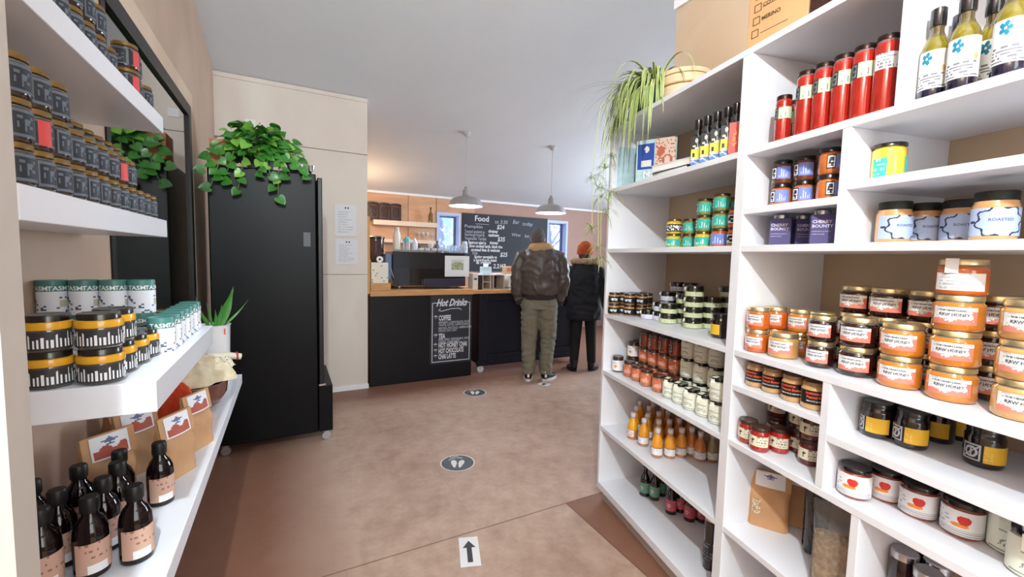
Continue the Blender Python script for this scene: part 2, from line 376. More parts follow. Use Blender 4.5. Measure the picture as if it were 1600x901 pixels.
upart('shelf_board', ubox(MB(), 1.417, UE, .001, D, .44-T, .44))
upart('divider', ubox(MB(), 1.292, 1.315, .002, D, Z4, Z3-T)); upart('divider', ubox(MB(), 1.292, 1.315, .002, D, Z2, Z1-T))
upart('divider', ubox(MB(), 1.412, 1.434, .002, D, Z1, ZT-T)); upart('divider', ubox(MB(), 1.395, 1.417, .002, D, Z0, Z4-T))
upart('shelf_board', ubox(MB(), .968, 1.292, .002, D, .985-T, .985)); upart('shelf_board', ubox(MB(), 1.315, UE, .002, D, .945-T, .945))
upart('shelf_board', ubox(MB(), .968, 1.292, .002, D, 1.607-T, 1.607)); upart('shelf_board', ubox(MB(), 1.315, UE, .002, D, 1.642-T, 1.642))
upart('back_panel', ubox(MB(), .02, UE, D, D+.006, Z0, ZT-T), ply('unit_back_ply', (196, 172, 146), (184, 158, 132), (1, 1, .8), 2.5), 0)
upart('plinth', ubox(MB(), .01, UE+.01, .035, D-.02, 0, .075), mat('plinth_grey', (196, 192, 186), .6, var=.05))

# ------------------------------------------------------------------ wall shelves on the left
LZ = dict(top=1.840, second=1.512, third=1.158, low=.738)
def wshelf(z, xf, y0, y1, th, label):
    o = obj('wall_shelf', MB().box(XL+.001, xf, y0, y1, z-th, z), WHITE, smooth=0, bevel=.002); tag(o, label, 'shelf', 'white floating shelves on the left wall')
wshelf(LZ['top'], -.35, .88, 1.77, .05, 'white floating wall shelf, the topmost on the left wall')
wshelf(LZ['second'], -.35, .90, 1.77, .055, 'white floating wall shelf carrying three layers of small dark jars')
wshelf(LZ['third'], -.235, 1.055, 1.775, .062, 'white floating wall shelf carrying yellow-rimmed jars and green-lidded tins')
wshelf(LZ['low'], -.235, 1.07, 2.73, .05, 'long white low wall shelf carrying brown bottles and paper bags')
# ------------------------------------------------------------------ jar, bottle and bag builders
def fillm(name, rgb, rough=.12, var=.12, vs=30): return mat(name, rgb, rough, coat=1, var=var, vscale=vs)
CLEARG = mat('jar_glass_air', (205, 208, 205), .05, coat=1, trans=.75, ior=1.1)
FINE = {}
def rnd(*a): return (math.sin(sum(x*k for x, k in zip(a, (12.9898, 78.233, 37.719, 4.581))))*43758.5453) % 1
def lab_mesh(r, z0, z1, arc, painter=None, nu=26, nv=14, a0=0):
    if painter in FINE: nu, nv = FINE[painter]
    """a paper label wrapped on a cylinder, centred on local -Y; painter(s,t) picks the ink"""
    A = radians(arc); o = radians(a0); mb = MB(); R = r+.0006
    mb.grid(lambda s, t: (R*sin(o+(s-.5)*A), -R*cos(o+(s-.5)*A), z0+(z1-z0)*t), nu if painter else max(8, int(arc/10)), nv if painter else 1, painter)
    k = len(mb.v)
    # thin edge so the label has thickness
    n = 12
    for z in (z0, z1):
        mb.grid(lambda s, t: ((r+.0006*t)*sin(o+(s-.5)*A), -(r+.0006*t)*cos(o+(s-.5)*A), z), n, 1)
    return mb
def rows(n, s, t, dens=.72, seed=0, cols=26, lo=.1, hi=.9):
    """broken lines of small print: True where there is ink"""
    if s < lo or s > hi: return False
    k = int(t*n*2); 
    return k % 2 == 1 and rnd(int(s*cols), k, seed) < dens and (s-lo)/(hi-lo) < .55+.45*rnd(k, seed)
def jar(r, h, fill, lid, lab, labmats, lidh=.014, lidr=None, neck=None, shoulder=.16, fillto=.86, extra=None, lidname='lid', text=None, textm=None, n=24):
    """fill: material; lab: (z0frac, z1frac, arc, painter, a0)"""
    def build():
        t = thing('jar'); lr = lidr or r*.9; nk = neck or r*.88; H = h-lidh*.85
        zs = h*(1-shoulder)-lidh*.6
        prof = [(r*.82, 0), (r*.93, .002), (r, .008), (r, zs*.5), (r, zs-.004), (r*.985, zs), (nk*1.01, zs+(H-zs)*.45), (nk, H)]
        ft = h*fillto; mi = [0 if z < ft*.97 else 1 for _, z in prof[:-1]]+[1]
        obj('jar_body', MB().lathe(prof, n, mi=mi), [fill, CLEARG], t, smooth=50)
        lp = [(lr*.97, H-lidh*.15), (lr, H-lidh*.1), (lr, h-.0025), (lr*.965, h-.0003), (lr*.9, h-.0008), (0, h-.0012)]
        obj(lidname, MB().lathe(lp, n), lid, t, smooth=40)
        for i, L in enumerate(lab if isinstance(lab, list) else [lab] if lab else []):
            z0, z1, arc, painter, a0 = L
            l = obj('label', lab_mesh(r, h*z0, h*z1, arc, painter, a0=a0), labmats, t, smooth=60)
            if text and i == 0:
                mb = MB(); o = radians(a0)
                for s, size, x, y, bold, mi_, rot in text:
                    add_text(mb, s, size, lambda X, Y: ((r+.0012)*sin(o+X/r), -(r+.0012)*cos(o+X/r), h*(z0+z1)/2+Y), mi_, x, y, bold, rot=rot)
                obj('lettering', mb, textm, l, smooth=0)
        if extra: extra(t, r, h)
        return t
    return build
WL = mat('white_label', (238, 238, 240), .55); CREAM = mat('cream_label', (236, 237, 220), .6); BLKL = mat('black_label', (24, 24, 26), .5)
GREYT = mat('grey_print', (120, 120, 128), .6); LGREY = mat('pale_print', (190, 192, 200), .6); CORAL = mat('coral_print', (228, 134, 116), .6); TEAL = mat('teal_label', (64, 190, 172), .5)
BLU = mat('periwinkle_label', (124, 142, 214), .5); YEL = mat('yellow_label', (236, 184, 50), .5); YPALE = mat('pale_yellow_print', (248, 216, 130), .5); ORL = mat('orange_label', (224, 122, 82), .5); RED = mat('red_print', (214, 52, 42), .5); ORP = mat('orange_print', (240, 152, 62), .5)
PALEBLUE = mat('pale_blue_label', (176, 192, 224), .55); NAVY = mat('navy_print', (40, 46, 78), .6); PURP = mat('purple_card', (78, 72, 118), .6); SAGE = mat('sage_label', (184, 204, 176), .55)
PINKL = mat('pink_label', (214, 96, 116), .6); GREENL = mat('green_label', (112, 158, 138), .6); SALM = mat('salmon_label', (206, 166, 148), .7); BONE = mat('bone_label', (226, 218, 190), .65)
DLID = mat('dark_lid', (22, 20, 20), .25, coat=.6); BRLID = mat('brown_lid', (62, 40, 34), .3, coat=.5); SLID = mat('silver_lid', (196, 196, 200), .25, metal=1)
AMB = fillm('amber_honey', (204, 124, 40)); CRH = fillm('creamed_honey', (204, 154, 92)); DKH = fillm('dark_honey', (48, 18, 14)); ORH = fillm('orange_honey', (200, 98, 30))
PICK = fillm('yellow_pickle', (222, 196, 60), var=.35, vs=60); GRN = fillm('green_pickle', (146, 150, 76), var=.4, vs=60); ORGF = fillm('orange_chutney', (206, 112, 52), var=.2); BRF = fillm('brown_chutney', (112, 58, 38), var=.3, vs=50)
REDS = fillm('tomato_red', (166, 34, 24)); PNB = fillm('peanut_butter', (204, 160, 104), var=.1); REDJ = fillm('red_jam', (168, 34, 30)); YELC = fillm('yellow_curd', (236, 200, 70), var=.03); CRF = fillm('pale_cream', (224, 222, 204)); DKB = fillm('black_conserve', (24, 12, 12)); OLV = fillm('olive_dark', (44, 42, 26))
RUST = fillm('rust_sauce', (178, 112, 78), var=.2)
def p_honey(s, t):
    top = .20+.12*rnd(int(s*22), 3)+.08*sin(s*9+1)
    if t < top: return 2
    if s > .93-.08*rnd(int(t*12), 5) and t < .8: return 2
    if math.hypot((s-.62)*2, t-.2) < .14: return 2
    return 1 if rows(6, s, t, .5, 2) else 0
def p_rows(n, seed=1, dens=.7, ink=1): return lambda s, t: ink if rows(n, s, t, dens, seed) else 0
def p_logo_side(main, logo_bg=1, ink=2, split=.34):
    """dark square with a pale knotted emblem beside a coloured panel with tall narrow lettering"""
    def f(s, t):
        if s < split:
            q = s/split
            if q < .1 or q > .9 or t < .08 or t > .92: return logo_bg
            if q < .2 or q > .8 or t < .18 or t > .82: return ink
            return ink if rnd(int(q*9), int(t*9), 5) < .38 else logo_bg
        q = (s-split)/(1-split)
        return ink if (.12 < q < .75 and int(q*22) % 3 == 1 and .14 < t < .3+.5*rnd(int(q*22), 8)) else main
    FINE[f] = (64, 24)
    return f
KINDS = {}
def K(name, cat, fn): KINDS[name] = (fn, cat)
# --- honey
HM = [WL, LGREY, CORAL]
HT = [('THE HEARTLAND', .0060, -.002, .0118, .0001, 0, 0), ('RAW HONEY', .0085, 0, .002, .0002, 0, 0)]
for nm, f in (('honey_amber', AMB), ('honey_cream', CRH), ('honey_dark', DKH)):
    K(nm, 'honey jar', jar(.0445, .082, f, GOLD, (.2, .68, 100, p_honey, 0), HM, lidh=.013, lidr=.0405, neck=.039, text=HT, textm=[INK], fillto=.8))
for nm, f in (('honey_small_orange', ORH), ('honey_small_amber', AMB), ('honey_small_dark', DKH)):
    K(nm, 'honey jar', jar(.0365, .078, f, GOLD, (.2, .68, 100, p_honey, 0), HM, lidh=.012, lidr=.033, neck=.032, text=[('THE HEARTLAND', .0052, -.002, .011, .0001, 0, 0), ('RAW HONEY', .0072, 0, .002, .0002, 0, 0)], textm=[INK], fillto=.8))
def seal(t, r, h):
    mb = MB(); mb.grid(lambda s, q: (-.016+.022*s-.008, -(r+.0014)*(1-.04*q) if q < .75 else -(r+.0014)*(.97)+(q-.75)*4*r*.35, h*.62+min(q, .75)/.75*(h*.40)), 3, 8, lambda s, q: 1 if q > .7 else 0)
    obj('seal_strip', mb, [WL, mat('pale_pink_print', (232, 170, 172), .6)], t, smooth=60)
FINE[p_honey] = (44, 24)
K('honey_sealed', 'honey jar', jar(.0445, .082, ORH, GOLD, (.14, .62, 118, p_rows(9, 4, .8), 0), [WL, LGREY], lidh=.013, lidr=.0405, neck=.039, extra=seal, fillto=.8))
# --- small cell jars
def p_pnb(s, t):
    if t > .62 and s < .62: return 1 if rnd(int(s*16), 2) < .8 and t < .86 else 0
    if .3 < t < .55 and .05 < s < .8: return 1 if rnd(int(s*20), int(t*14)) < .75 else 0
    if t < .2 and s < .7: return 2 if rnd(int(s*22), 6) < .7 else 0
    return 0
K('peanut_butter', 'jar', jar(.033, .082, PNB, mat('clear_tan_lid', (160, 128, 92), .25, coat=.5), (.22, .72, 170, None, 0), [BLKL], lidh=.012, text=[('nutsome', .0115, -.010, .013, .0003, 0, 0), ('Peanut Butter', .0098, 0, .001, .0004, 0, 0), ('SMOOTH & NATURAL', .0055, 0, -.011, .0001, 1, 0)], textm=[mat('orange_red_letters', (232, 86, 50), .5), WL]))
def p_leaf(s, t): return 1 if (abs(s-.38)*2.2+abs(t-.58-.5*(s-.38)) < .17 or (abs(s-.36) < .03 and .2 < t < .5)) else (2 if s > .55 and rows(4, s, t, .6, 3, lo=.55, hi=.95) else 0)
K('red_jam', 'jam jar', jar(.031, .082, REDJ, BRLID, (.24, .66, 150, p_leaf, 0), [BONE, INK, GREYT], lidh=.012, lidr=.030))
K('dark_jam', 'jam jar', jar(.031, .082, fillm('dark_red_jam', (92, 26, 22)), BRLID, (.24, .66, 150, p_leaf, 0), [BONE, INK, GREYT], lidh=.012, lidr=.030))
K('chutney_emblem', 'jar', jar(.0305, .078, BRF, DLID, (.2, .72, 120, p_logo_side(3), 0), [BLKL, BLKL, WL, BLU], lidh=.013, lidr=.0285))
K('chutney_orange', 'jar', jar(.0305, .078, ORGF, DLID, (.2, .72, 120, p_logo_side(3), 0), [BLKL, BLKL, WL, BLU], lidh=.013, lidr=.031))
# yellow label preserves
YT = [('SEVILLE', .009, .016, .012, .0002, 1, 0), ('GARLIC', .008, .014, 0, .0002, 1, 0), ('JAM', .008, .012, -.011, .0002, 1, 0)]
def p_emb(s, t):
    if s < .40:
        q = s/.4
        if min(q, 1-q) < .05 or min(t, 1-t) < .05: return 1
        if min(q, 1-q) < .13 or min(t, 1-t) < .12: return 2
        d = math.hypot(q-.5, t-.5); return 2 if .22 < d < .33 or (abs(q-.5) < .06 and .3 < t < .7) or abs(q-t) < .05 else 1
    if s < .44: return 1
    return 3 if (s < .62 and int(s*40) % 3 and int(t*16) % 2 and .1 < t < .45+.4*rnd(int(s*13), 2) and rnd(int(s*40), int(t*16)) < .8) else 0
FINE[p_emb] = (60, 28)
K('yellow_label_jar', 'jar', jar(.036, .098, DKB, DLID, (.16, .58, 150, p_emb, -8), [YEL, BLKL, mat('emblem_grey', (190, 190, 196), .55), YPALE], lidh=.014, lidr=.033, neck=.032))
def p_fruit(s, t):
    a = math.hypot((s-.5)*2.0, t-.66); b = math.hypot((s-.44)*1.5, (t-.42)*2.2)
    if a < .2 and t < .82: return 1
    if b < .2: return 2
    return 3 if (t < .26 and int(t*22) % 2 and .1 < s < .9) or (s < .3 and rows(7, s, t, .6, 5, lo=.02, hi=.3)) else 0
FINE[p_fruit] = (60, 32)
K('fruit_label_jar', 'jar', jar(.0375, .084, mat('rust_red_fill', (150, 62, 40), .12, coat=1), DLID, (.1, .80, 178, p_fruit, 10), [WL, RED, ORP, LGREY], lidh=.012, lidr=.0355, shoulder=.12))
K('small_fruit_label_jar', 'jar', jar(.033, .088, fillm('plum_fill', (70, 30, 34)), BRLID, (.1, .76, 178, lambda s, t: 2 if math.hypot((s-.46)*2.4, (t-.42)*1.5) < .2 else (1 if rows(5, s, t, .5, 6) and t > .7 else 0), 10), [WL, LGREY, ORP], lidh=.014, lidr=.03))
def p_arch(s, t):
    d = math.hypot((s-.5)*1.7, (t-.18)*1.0)
    if t > .18 and (.22 < d < .26 or .13 < d < .16): return 1
    return 1 if (t < .14 and int(t*30) % 2 and .2 < s < .8) or (.62 < t < .66 and .35 < s < .65) else 0
FINE[p_arch] = (44, 26)
def tagx(t, r, h):
    mb = MB(); x0, x1 = -r*.55, r*.0
    mb.grid(lambda s, q: (x0+(x1-x0)*s, -(r+.001)+(.004 if q > .5 else 0), h*.62+q*h*.33), 2, 4)
    mb.grid(lambda s, q: (x0+(x1-x0)*s, -(r-.003)+q*r*1.1, h+.0012), 2, 2)
    obj('paper_tag', mb, CREAM, t, smooth=0)
K('cream_jar', 'jar', jar(.0345, .092, CRF, DLID, (.08, .80, 200, p_arch, 0), [CREAM, mat('soft_grey_print', (150, 152, 140), .6)], lidh=.014, lidr=.032, extra=tagx))
K('cream_tub', 'jar', jar(.038, .10, CRF, DLID, (.06, .84, 200, p_arch, 0), [CREAM, mat('soft_grey_print', (150, 152, 140), .6)], lidh=.014, lidr=.035, extra=tagx))
K('orange_jar', 'jar', jar(.0325, .083, RUST, BRLID, (.22, .72, 110, lambda s, t: 1 if (.2 < s < .8 and int(s*17) % 2 and .16 < t < .4+.4*rnd(int(s*17), 4)) else 0, 0), [ORL, WL], lidh=.013, lidr=.031))
K('red_sauce_jar', 'jar', jar(.0325, .083, fillm('red_brown_sauce', (158, 66, 44), var=.2), BRLID, (.2, .74, 60, p_logo_side(1, 1, 0, .95), -40), [SAGE, BLKL], lidh=.013, lidr=.031))
# black lid cream band squat jars
def loop(t, r, h): obj('wax_seal', MB().ball((-r*.72, -r*.72, h*.70), (.0045, .0035, .009), 8, 6), CREAM, t)
K('squat_jar_cream', 'jar', jar(.041, .049, OLV, mat('olive_black_lid', (30, 30, 22), .25, coat=.7), (.04, .46, 210, p_rows(4, 11, .4), 0), [mat('celery_label', (216, 224, 182), .6), mat('celery_print', (184, 192, 150), .6)], lidh=.022, lidr=.040, neck=.039, extra=loop))
K('squat_jar_white', 'jar', jar(.036, .049, DKB, DLID, (.04, .5, 210, p_rows(4, 12, .4), 0), [mat('lilac_white_label', (222, 222, 238), .6), LGREY], lidh=.022, lidr=.035, neck=.034, extra=loop))
def p_blk(s, t): return 2 if (.28 < s < .66 and .3 < t < .7 and rnd(int(s*26), int(t*14), 3) < .6) else (1 if s < .12 else 0)
K('brown_band_jar', 'jar', jar(.031, .062, fillm('tan_paste', (176, 128, 78), var=.1), mat('umber_lid', (50, 34, 26), .3, coat=.6), (.12, .66, 190, p_blk, 0), [BLKL, mat('tan_stripe', (206, 160, 100), .5), WL], lidh=.012, lidr=.029))
# pickle jars
K('yellow_pickle_jar', 'jar', jar(.036, .072, PICK, mat('gold_brown_lid', (120, 92, 48), .3, metal=.6), (.16, .66, 130, lambda s, t: 1 if (s < .6 and int(s*20) % 2 and .15 < t < .3+.5*rnd(int(s*20), 6)) else 0, 15), [TEAL, WL], lidh=.011, lidr=.033))
K('black_band_pickle', 'jar', jar(.036, .072, PICK, mat('gold_brown_lid', (120, 92, 48), .3, metal=.6), (.14, .64, 200, lambda s, t: 1 if rnd(int(s*26), int(t*5), 9) < .4 and .15 < t < .85 else 0, 0), [BLKL, WL], lidh=.011, lidr=.033))
K('green_pickle_jar', 'jar', jar(.0345, .072, GRN, mat('brown_tin_lid', (84, 62, 44), .35, metal=.4), (.16, .72, 150, p_logo_side(0, 1, 2, .3), 0), [TEAL, BLKL, WL], lidh=.011, lidr=.032))
K('orange_pickle_jar', 'jar', jar(.037, .078, fillm('orange_pickle', (204, 98, 44), var=.25), mat('brown_tin_lid', (84, 62, 44), .35, metal=.4), (.16, .72, 150, p_logo_side(0, 1, 2, .25), 0), [BLU, BLKL, WL], lidh=.011, lidr=.034))
K('slim_orange_jar', 'jar', jar(.024, .075, fillm('orange_pickle', (204, 98, 44), var=.25), mat('brown_tin_lid', (84, 62, 44), .35, metal=.4), (.16, .66, 170, p_logo_side(0, 0, 1, .9), 0), [BLKL, WL], lidh=.011, lidr=.022))
# yellow curd, peanut butter jumbo, red passata
K('yellow_curd', 'jar', jar(.036, .098, YELC, DLID, [(.10, .60, 52, p_rows(4, 3, .4), -38), (.14, .62, 34, None, 70)], [TEAL, WL], lidh=.010, lidr=.0365, shoulder=.08, fillto=.95))
def p_scroll(s, t):
    d = math.hypot((s-.5)*1.0, (t-.5)*.62); e = .33+.035*sin(8*math.atan2(t-.5, (s-.5)*1.6))
    if abs(d-e) < .018: return 1
    if abs(t-.5) < .05 and .36 < abs(s-.5) < .46: return 1
    return 0
FINE[p_scroll] = (90, 44)
K('blue_label_jar', 'jar', jar(.0375, .108, mat('peanut_spread', (212, 158, 102), .15, coat=1, var=.06), mat('green_black_lid', (20, 26, 22), .4, bump=.3, bscale=300), (.10, .66, 178, p_scroll, 0), [PALEBLUE, NAVY], lidh=.022, lidr=.0345, neck=.034, text=[('ROASTED', .0088, 0, .004, .0002, 0, 0)], textm=[mat('slate_print', (96, 106, 150), .6)], fillto=.92))
def p_sage(s, t): return p_logo_side(0, 1, 2, .3)(s, t)
K('passata', 'jar', jar(.0262, .196, REDS, mat('bronze_lid', (52, 34, 26), .3, metal=.6), (.56, .76, 150, p_sage, 0), [SAGE, BLKL, GREYT], lidh=.013, lidr=.0245, shoulder=.07, fillto=.93))
K('short_passata', 'jar', jar(.0235, .15, REDS, mat('bronze_lid', (52, 34, 26), .3, metal=.6), (.50, .74, 150, p_sage, 0), [SAGE, BLKL, GREYT], lidh=.013, lidr=.022, shoulder=.07, fillto=.93))
K('passata_white', 'jar', jar(.0262, .196, REDS, mat('bronze_lid', (52, 34, 26), .3, metal=.6), (.56, .76, 120, p_rows(5, 8), 0), [WL, GREYT], lidh=.013, lidr=.0245, shoulder=.07, fillto=.93))
def purple():
    t = thing('boxed_jar')
    obj('carton', MB().box(-.03, .03, -.03, .03, 0, .088), PURP, t, smooth=0, bevel=.001)
    obj('lid', MB().lathe([(.021, .088), (.022, .089), (.022, .10), (.02, .1015), (0, .1015)], 20), SLID, t)
    mb = MB(); P = lambda X, Y: (X, -.0306, .05+Y)
    add_text(mb, 'CHERRY', .0125, P, 0, -.026, .016, .0004, align='L'); add_text(mb, 'BOUNTY', .0125, P, 0, -.026, .003, .0003, align='L')
    add_text(mb, 'small batch preserve', .0055, P, 0, -.026, -.012, 0, align='L'); add_text(mb, 'made by hand', .0055, P, 0, -.026, -.020, 0, align='L')
    obj('lettering', mb, mat('lilac_letters', (206, 200, 226), .6), t, smooth=0)
    return t
K('purple_box', 'boxed jar', purple)
# --- bottles
def bottle(prof, bodym, cap, capm, lab=None, labm=None, n=24, name='bottle', body='bottle_body', text=None, textm=None, mi=0, square=False, extra=None):
    def build():
        t = thing(name)
        obj(body, MB().lathe(prof, n, mi=mi), bodym, t, smooth=40)
        obj('cap', MB().lathe(cap, n), capm, t, smooth=35)
        for i, L in enumerate(lab or []):
            r, z0, z1, arc, painter, a0 = L
            l = obj('label', lab_mesh(r, z0, z1, arc, painter, a0=a0), labm, t, smooth=60)
            if text and i == 0:
                mb = MB()
                for s, size, x, y, bold, m2 in text: add_text(mb, s, size, lambda X, Y: ((r+.0012)*sin(X/r), -(r+.0012)*cos(X/r), (z0+z1)/2+Y), m2, x, y, bold)
                obj('lettering', mb, textm, l, smooth=0)
        if extra: extra(t)
        return t
    return build
def p_oil(s, t):
    a = math.atan2(t-.80, (s-.32)*1.5); d = math.hypot((s-.32)*1.5, t-.80)
    if d < .035: return 0
    if d < .06+.115*abs(cos(2.5*a))**.6: return 1
    if math.hypot((s-.66)*1.6, (t-.50)) < .085: return 2
    return 3 if t < .42 and rows(13, s, t, .75, 4, lo=.1, hi=.86) else 0
FINE[p_oil] = (70, 56)
OILG = mat('olive_oil', (168, 150, 34), .04, coat=1, trans=.55, ior=1.35); DKBASE = mat('dark_glass_base', (34, 30, 50), .08, coat=1)
FLB = mat('flower_blue', (28, 128, 158), .6)
K('olive_oil', 'oil bottle', bottle([(.022, 0), (.0252, .004), (.0252, .019), (.0252, .024), (.0252, .114), (.0225, .127), (.0152, .141), (.0118, .152), (.0118, .17)], [DKBASE, OILG, mat('bottle_amber_neck', (110, 92, 50), .08, coat=1, trans=.4)],
    [(.0138, .166), (.0145, .167), (.0145, .204), (.013, .206), (0, .206)], mat('black_foil_cap', (30, 28, 32), .25, coat=1), [(.0252, .022, .108, 205, p_oil, 0)], [WL, FLB, mat('sand_spot', (218, 178, 128), .6), GREYT], mi=[0, 0, 0, 1, 1, 1, 2, 2, 2]))
def darkoil(main, dots):
    def painter(s, t):
        if t > .80: return 1 if math.hypot((s-.5)*2, (t-.88)*3) < .26 else 0
        if t > .56: return 1 if rnd(int(s*9), int(t*14), 2) < .55 else 0
        if t > .24: return 2 if rnd(int(s*6), int(t*7), 4) < .85 else 0
        if t > .18: return 1
        return 3 if not (abs(t-.09-.05*sin(s*7)) < .03) else 1
    return painter
SQ = [(.0, 0), (.025, 0)]
def darkbottle(red=False):
    def build():
        t = thing('bottle'); b = MB(); w = .0215
        b.box(-w, w, -w, w, 0, .128)
        obj('bottle_body', b, mat('near_black_glass', (16, 12, 12), .05, coat=1), t, smooth=0, bevel=.006)
        obj('neck', MB().lathe([(w*.98, .126), (.019, .138), (.0125, .150), (.0118, .162)], 20), mat('near_black_glass', (16, 12, 12), .05, coat=1), t)
        obj('cap', MB().lathe([(.014, .16), (.0145, .161), (.0145, .193), (.013, .195), (0, .195)], 20), DLID, t)
        P = lambda s, q: (-w*.92+2*w*.92*s, -w-.0006, .01+.112*q)
        if red: m = MB().grid(P, 12, 20, lambda s, q: 1 if math.hypot(s-.5, (q-.5)*1.2) < .3 and rnd(int(s*12), int(q*20)) < .35 else 0); ms = [mat('coral_red_label', (222, 84, 78), .5), ORP]
        else: m = MB().grid(P, 14, 28, darkoil(0, 0)); ms = [mat('lab_black', (22, 22, 24), .5), mat('lab_grey', (196, 196, 190), .5), mat('lab_lemon', (214, 204, 70), .5), mat('lab_sea', (74, 120, 190), .5)]
        obj('label', m, ms, t, smooth=0)
        return t
    return build
K('dark_oil', 'oil bottle', darkbottle()); K('red_oil', 'oil bottle', darkbottle(True))
JU = mat('orange_drink', (250, 168, 48), .05, coat=1, trans=.12, ior=1.33); JUD = mat('amber_drink', (222, 130, 64), .05, coat=1, trans=.12, ior=1.33)
CAPW = mat('pearl_cap', (222, 216, 212), .35, metal=.2)
prof = [(.022, 0), (.0265, .003), (.028, .012), (.028, .055), (.026, .075), (.020, .095), (.0125, .112), (.0115, .128)]
cap = [(.0125, .122), (.0135, .123), (.0135, .141), (.0125, .1425), (0, .1425)]
BASEJ = mat('sediment_base', (190, 130, 84), .1, coat=1); NECKG = mat('bottle_neck_glass', (220, 190, 160), .04, coat=1, trans=.25, ior=1.15)
mj = [0, 0, 0, 1, 1, 1, 2, 2]
K('orange_drink', 'drink bottle', bottle(prof, [BASEJ, JU, NECKG], cap, CAPW, [(.028, .016, .048, 190, p_rows(4, 2, .5), 0)], [WL, LGREY], mi=mj))
K('amber_drink', 'drink bottle', bottle(prof, [BASEJ, JUD, NECKG], cap, CAPW, [(.028, .016, .048, 190, p_rows(4, 2, .5), 0)], [WL, LGREY], mi=mj))
K('pale_drink', 'drink bottle', bottle(prof, [BASEJ, mat('olive_drink', (170, 150, 100), .05, coat=1, trans=.1), NECKG], cap, CAPW, [(.028, .016, .048, 190, p_rows(4, 2, .5), 0)], [WL, LGREY], mi=mj))
K('flower_drink', 'drink bottle', bottle(prof, [BASEJ, mat('yellow_drink', (246, 180, 36), .05, coat=1, trans=.1), NECKG], cap, CAPW, [(.028, .018, .052, 95, lambda s, t: 1 if .12 < math.hypot(s-.5, t-.5) < .42 and rnd(int(s*26), int(t*14)) < .6 else 0, 0)], [WL, CORAL], mi=mj))
prof = [(.024, 0), (.028, .003), (.028, .085), (.024, .105), (.013, .125), (.0115, .15)]
cap = [(.013, .146), (.0135, .147), (.0135, .168), (0, .169)]
BG = mat('dark_bottle_glass', (26, 20, 20), .05, coat=1)
for nm, m_ in (('green_label_bottle', GREENL), ('pink_label_bottle', PINKL)):
    K(nm, 'bottle', bottle(prof, BG, cap, DLID, [(.028, .022, .078, 200, lambda s, t: 1 if (math.hypot((s-.5)*2, t-.5) < .2 and rnd(int(s*26), int(t*14)) < .7) else 0, 0)], [m_, mat('pale_emblem', (222, 208, 200), .6)]))
prof = [(.024, 0), (.0285, .003), (.0295, .012), (.0295, .086), (.0280, .100), (.0215, .117), (.0135, .128), (.013, .140)]
cap = [(.0150, .136), (.0156, .138), (.016, .140), (.016, .163), (.014, .167), (0, .167)]
BRG = mat('brown_bottle_glass', (22, 9, 10), .06, spec=.6)
K('brown_bottle', 'bottle', bottle(prof, BRG, cap, mat('ribbed_black_cap', (16, 15, 15), .45), [(.0295, .014, .078, 150, lambda s, t: 1 if (t < .26 and .25 < s < .7) else (2 if t > .45 and rows(5, s, t, .35, 3) else 0), 0)], [SALM, WL, mat('label_print_brown', (150, 108, 92), .6)]))
prof = [(.026, 0), (.030, .003), (.030, .16), (.030, .20), (.026, .215)]
cap = [(.028, .213), (.0295, .214), (.0295, .23), (.027, .233), (.02, .231), (0, .231)]
K('tall_dark_bottle', 'bottle', bottle(prof, mat('dark_cordial', (40, 22, 26), .06, coat=1), cap, SLID, [(.030, .04, .12, 160, p_rows(6, 3), 0)], [mat('charcoal_label', (58, 52, 56), .6), GREYT]))
# --- left side: little stacked jars, yellow rimmed jars, tins
def p_box(s, t):
    q = (s*3) % 1
    if q < .10: return 0
    if min(t, 1-t) < .1 or q < .17 or q > .93: return 1
    return 1 if (.28 < q < .82 and .2 < t < .8 and rnd(int(s*40), int(t*9), 5) < .42) else 2
FINE[p_box] = (56, 18)
SJ = mat('slate_label', (38, 41, 48), .5); SJ2 = mat('label_frame', (96, 102, 114), .55); DJ = fillm('dark_relish', (52, 40, 26), var=.3)
K('small_dark_jar', 'jar', jar(.030, .068, DJ, mat('brass_brown_lid', (128, 98, 50), .35, metal=.5), (.12, .74, 250, p_box, 0), [BLKL, SJ2, SJ], lidh=.010, lidr=.0285, shoulder=.12))
K('red_seal_jar', 'jar', jar(.030, .068, DJ, mat('brass_brown_lid', (128, 98, 50), .35, metal=.5), (.12, .74, 250, lambda s, t: 3 if s > .44 and s < .58 else p_box(s, t), 0), [BLKL, SJ2, SJ, mat('red_seal', (204, 70, 66), .5)], lidh=.010, lidr=.0285, shoulder=.12))
def p_bars(s, t):
    s = (s*1.5) % 1
    if .0 < s < .26: return 1 if (t > .55 and .04 < s < .22) or rnd(int(s*26), int(t*9)) < .35 else 0
    return 1 if (int(s*36) % 2 == 0 and .08 < t < .5+.45*rnd(int(s*30), 3)) else 0
def yrim(t, r, h): obj('yellow_rim', MB().lathe([(r*.985, h*.60), (r*1.035, h*.615), (r*1.045, h*.72), (r*1.02, h*.80), (r*.9, h*.825)], 28, cap=False), mat('mustard_band', (226, 164, 34), .3, coat=.6), t)
FINE[p_bars] = (120, 20)
K('yellow_rim_jar', 'jar', jar(.0345, .068, fillm('grey_paste', (84, 82, 78)), mat('near_black_lid', (30, 24, 20), .3, coat=.6), (.08, .56, 270, p_bars, 0), [mat('charcoal_band', (50, 48, 50), .5), WL], lidh=.013, lidr=.032, extra=yrim, fillto=.7))
